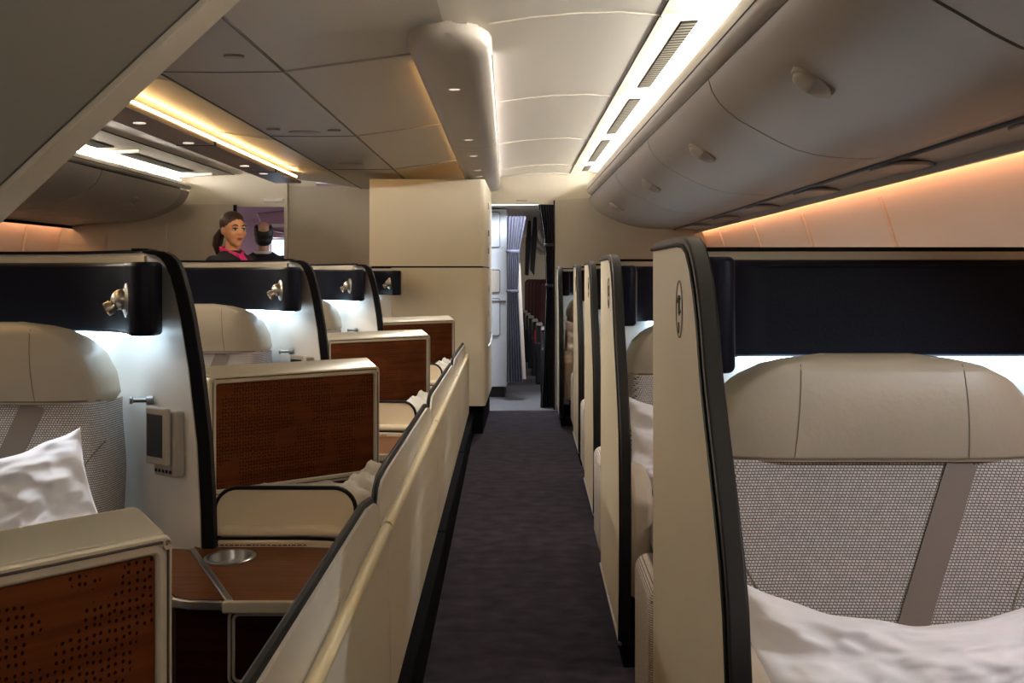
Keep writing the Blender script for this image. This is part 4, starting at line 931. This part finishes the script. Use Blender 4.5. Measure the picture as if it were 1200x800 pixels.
# ================================================================== people
def capsule(mb, a, b, ra, rb, n=14):
    a = Vector(a); b = Vector(b); ax = (b-a); L = ax.length; ax.normalize()
    prof = [(.001, -ra)]+[(ra*math.cos(t), ra*math.sin(t)) for t in [-PI/2+PI/2*k/5 for k in range(1, 6)]]+[(rb*math.cos(t), L+rb*math.sin(t)) for t in [PI/2*k/5 for k in range(0, 5)]]+[(.001, L+rb)]
    mb.lathe(prof, a, ax, n)
def body(mb, arms, female, sc):
    # standing figure, local frame: faces -Y, feet at z = 0, height 1.0 * sc, head left to head()
    S = lambda *p: Vector(p)*sc
    for s in (-1, 1):
        capsule(mb, S(s*.052, 0, .50), S(s*.055, 0, .285), .058*sc, .040*sc)
        capsule(mb, S(s*.055, 0, .285), S(s*.055, .012, .05), .038*sc, .025*sc)
        capsule(mb, S(s*.055, .018, .022), S(s*.062, -.085, .016), .024*sc, .018*sc)
    rings = [(.47, .098, .062), (.53, .100, .068), (.58, .088, .060), (.62, .080, .056), (.68, .090, .062), (.74, .100, .066), (.78, .104, .062), (.81, .098, .050), (.83, .062, .040), (.845, .036, .036)]
    k = 1.0 if female else 1.12
    mb.loft([[S(rx*k*math.copysign(abs(math.cos(a))**.85, math.cos(a)), ry*math.sin(a)+.005, z) for a in [2*PI*j/24 for j in range(24)]] for z, rx, ry in rings])
    for s in (-1, 1):
        el, ha = arms[s]; sh = Vector((s*.098*k, .004, .79))
        capsule(mb, sh*sc, S(*el), .032*sc, .025*sc); capsule(mb, S(*el), S(*ha), .025*sc, .017*sc)
        d = (Vector(ha)-Vector(el)).normalized(); side = Vector((0, 1, 0)).cross(d).normalized(); fw = side.cross(d)
        palm = Vector(ha)+d*.028
        mb.ell(palm*sc, .012*sc, .024*sc, .030*sc)
        for i, L in enumerate((.034, .040, .038, .030)):
            o = palm+fw*((i-1.5)*.0125)+d*.024
            kn = o+d*L*.55; tip = kn+(d*.8+side*-s*.35)*L*.5
            capsule(mb, o*sc, kn*sc, .0055*sc, .0052*sc, 8); capsule(mb, kn*sc, tip*sc, .0052*sc, .0045*sc, 8)
        th = palm+fw*.022-d*.008
        capsule(mb, th*sc, (th+fw*.016+d*.022)*sc, .0068*sc, .0055*sc, 8)
    capsule(mb, S(0, .010, .80), S(0, .002, .875), .034*sc, .030*sc)
def head(mb, c, R, s):                        # s = head height (chin to crown) in metres
    def e(x, y, z, rx, ry, rz): mb.ell(c+R@(Vector((x, y, z))*s), rx*s, ry*s, rz*s, R)
    e(0, .06, .12, .335, .40, .375)            # cranium
    e(0, -.06, -.06, .295, .33, .36)           # face
    e(0, -.14, -.30, .19, .22, .17)            # jaw
    e(0, -.285, -.40, .095, .085, .085)        # chin
    for k in (-1, 1):
        e(k*.17, -.255, -.10, .10, .09, .09)   # cheekbone
        e(k*.325, .03, -.05, .035, .075, .11)  # ear
        e(k*.12, -.335, .06, .11, .05, .03)    # brow
    mb.loft([[c+R@(Vector(p)*s) for p in ring] for ring in (
        [(-.028, -.355, .06), (.028, -.355, .06), (.03, -.33, .05), (-.03, -.33, .05)],
        [(-.045, -.425, -.07), (.045, -.425, -.07), (.06, -.34, -.06), (-.06, -.34, -.06)],
        [(-.062, -.43, -.115), (.062, -.43, -.115), (.075, -.33, -.125), (-.075, -.33, -.125)])])
    e(0, -.375, -.245, .105, .040, .035)       # mouth mass
    n0 = c+R@(Vector((0, .04, -.25))*s)
    return n0
def person(loc, rz, hyaw, hpitch, sc, hs, arms, skin, female, label):
    r = thing('person', loc, label, 'person', None, rz)
    W = Matrix.LocRotScale(r.location, r.rotation_euler, None)
    hc = Vector((0, -.005*sc, .938*sc)) if female else Vector((0, -.005*sc, .935*sc))
    R = Matrix.Rotation(hyaw, 3, 'Z') @ Matrix.Rotation(hpitch, 3, 'X')
    def G(mb, name, m, parent, **kw): mb.bm.transform(W); return mb.build(name, m, parent, **kw)
    mb = MB(); body(mb, arms, female, sc); head(mb, hc, R, hs)
    b = G(mb, 'body', M[skin], r, remesh=.0065)
    return r, G, hc, R
# crew member in the left aisle, head turned over her left shoulder towards the camera's right
A = {-1: ((-.145, -.01, .635), (-.12, -.07, .50)), 1: ((.145, -.01, .635), (.12, -.09, .51))}
loc = (-2.085, 9.55, 0)
fa, G, hc, R = person(loc, .85, -.15, .05, 1.605, .245, A, 'skin', True, 'woman with tied-back brown hair in navy uniform and magenta scarf, looking round')
s = .245
def L(x, y, z): return hc+R@(Vector((x, y, z))*s)
mb = MB()
mb.ell(L(0, .085, .165), .352*s, .402*s, .372*s, R)
hr = G(mb, 'hair', M['hair'], fa, smooth=180)
mb = MB()
mb.tube([L(0, .44, .0), L(-.04, .60, -.06), L(-.08, .72, -.25), L(-.10, .76, -.48), L(-.10, .74, -.74)], [.07*s, .12*s, .16*s, .15*s, .04*s], 12)
G(mb, 'ponytail', M['hair'], hr, smooth=180)
for k in (-1, 1):
    mb = MB(); mb.ell(L(k*.135, -.352, .015), .066*s, .030*s, .032*s, R); ey = G(mb, 'eye', M['sign'], fa, smooth=180)
    mb = MB(); mb.ell(L(k*.135, -.376, .015), .038*s, .014*s, .031*s, R); G(mb, 'iris', M['hair_black'], ey, smooth=180)
    mb = MB(); mb.tube([L(k*.065, -.378, .045), L(k*.13, -.388, .058), L(k*.20, -.355, .035)], .018*s, 6); G(mb, 'lash_line', M['hair_black'], ey)
    mb = MB(); mb.tube([L(k*.055, -.392, .115), L(k*.14, -.392, .150), L(k*.235, -.335, .115)], [.018*s, .026*s, .010*s], 6); G(mb, 'eyebrow', M['hair'], fa)
mb = MB(); mb.ell(L(0, -.405, -.228), .085*s, .024*s, .020*s, R); mb.ell(L(0, -.402, -.262), .075*s, .024*s, .022*s, R); G(mb, 'lips', M['lip_red'], fa, smooth=180)
def uniform(G, parent, arms, female, sc, hem):
    mb = MB(); k = 1.0 if female else 1.12; S = lambda *p: Vector(p)*sc
    rings = [(hem, .100, .078), (.50, .112, .078), (.56, .102, .072), (.62, .090, .066), (.68, .100, .072), (.74, .110, .076), (.78, .114, .070), (.812, .105, .058), (.832, .066, .047), (.848, .045, .043)]
    mb.loft([[S(rx*k*math.copysign(abs(math.cos(a))**.85, math.cos(a)), ry*math.sin(a)+.005, z) for a in [2*PI*j/28 for j in range(28)]] for z, rx, ry in rings])
    for q in (-1, 1):
        el, ha = arms[q]; sh = Vector((q*.096*k, .004, .788)); e2 = Vector(el); h2 = Vector(el).lerp(Vector(ha), .92)
        capsule(mb, sh*sc, e2*sc, .040*sc, .032*sc); capsule(mb, e2*sc, h2*sc, .032*sc, .024*sc)
        if not female:
            capsule(mb, S(q*.052, 0, .50), S(q*.055, 0, .28), .066*sc, .050*sc); capsule(mb, S(q*.055, 0, .28), S(q*.055, .012, .05), .050*sc, .040*sc)
    return G(mb, 'jacket' if female else 'suit', M['navy_cloth'], parent, remesh=.010)
uniform(G, fa, A, True, 1.605, .34)
mb = MB()
N = lambda x, y, z: Vector((x, y, z))*1.605
mb.strap([N(-.046, .012, .848), N(-.036, -.030, .838), N(.0, -.055, .822), N(.036, -.030, .838), N(.046, .012, .848), N(.036, .043, .856), N(0, .052, .860), N(-.036, .043, .856), N(-.046, .012, .848)], (0, 0, 1), .015, .006)
sc_ = G(mb, 'scarf', M['magenta'], fa, smooth=60, bevel=.003)
mb = MB(); mb.strap([N(.0, -.052, .830), N(.004, -.078, .805), N(.004, -.086, .78), N(.004, -.086, .745)], (1, 0, 0), .026, .005)
G(mb, 'scarf_tail', M['magenta'], sc_, bevel=.003)
for q in (-1, 1):
    mb = MB(); mb.ell(N(q*.060, -.038, .018), .062, .135, .034); G(mb, 'shoe', M['black'], fa, smooth=180)
# man in the doorway, seen from behind
A2 = {-1: ((-.155, -.01, .63), (-.14, -.06, .49)), 1: ((.155, -.01, .63), (.14, -.06, .49))}
man, G, hc, R = person((-2.43, 12.40, 0), PI+.12, .1, -.12, 1.655, .25, A2, 'skin_pale', False, 'man seen from behind with a bald crown, dark suit, in the left doorway')
s = .25
mb = MB()
mb.ell(L(0, .13, .07), .355*s, .345*s, .31*s, R); mb.ell(L(0, .12, -.14), .32*s, .325*s, .25*s, R)
for k in (-1, 1): mb.ell(L(k*.215, .06, .22), .14*s, .30*s, .19*s, R)
G(mb, 'hair', M['hair_black'], man, remesh=.006)
uniform(G, man, A2, False, 1.655, .46)
mb = MB(); mb.tube([Vector((.052*math.cos(t), .008+.052*math.sin(t), .853))*1.63 for t in [2*PI*k/20 for k in range(20)]], .012, 6, closed=True, r2=.006); G(mb, 'shirt_collar', M['sign'], man)
for q in (-1, 1):
    mb = MB(); mb.ell(N(q*.060, -.036, .020), .062, .145, .038); G(mb, 'shoe', M['black'], man, smooth=180)
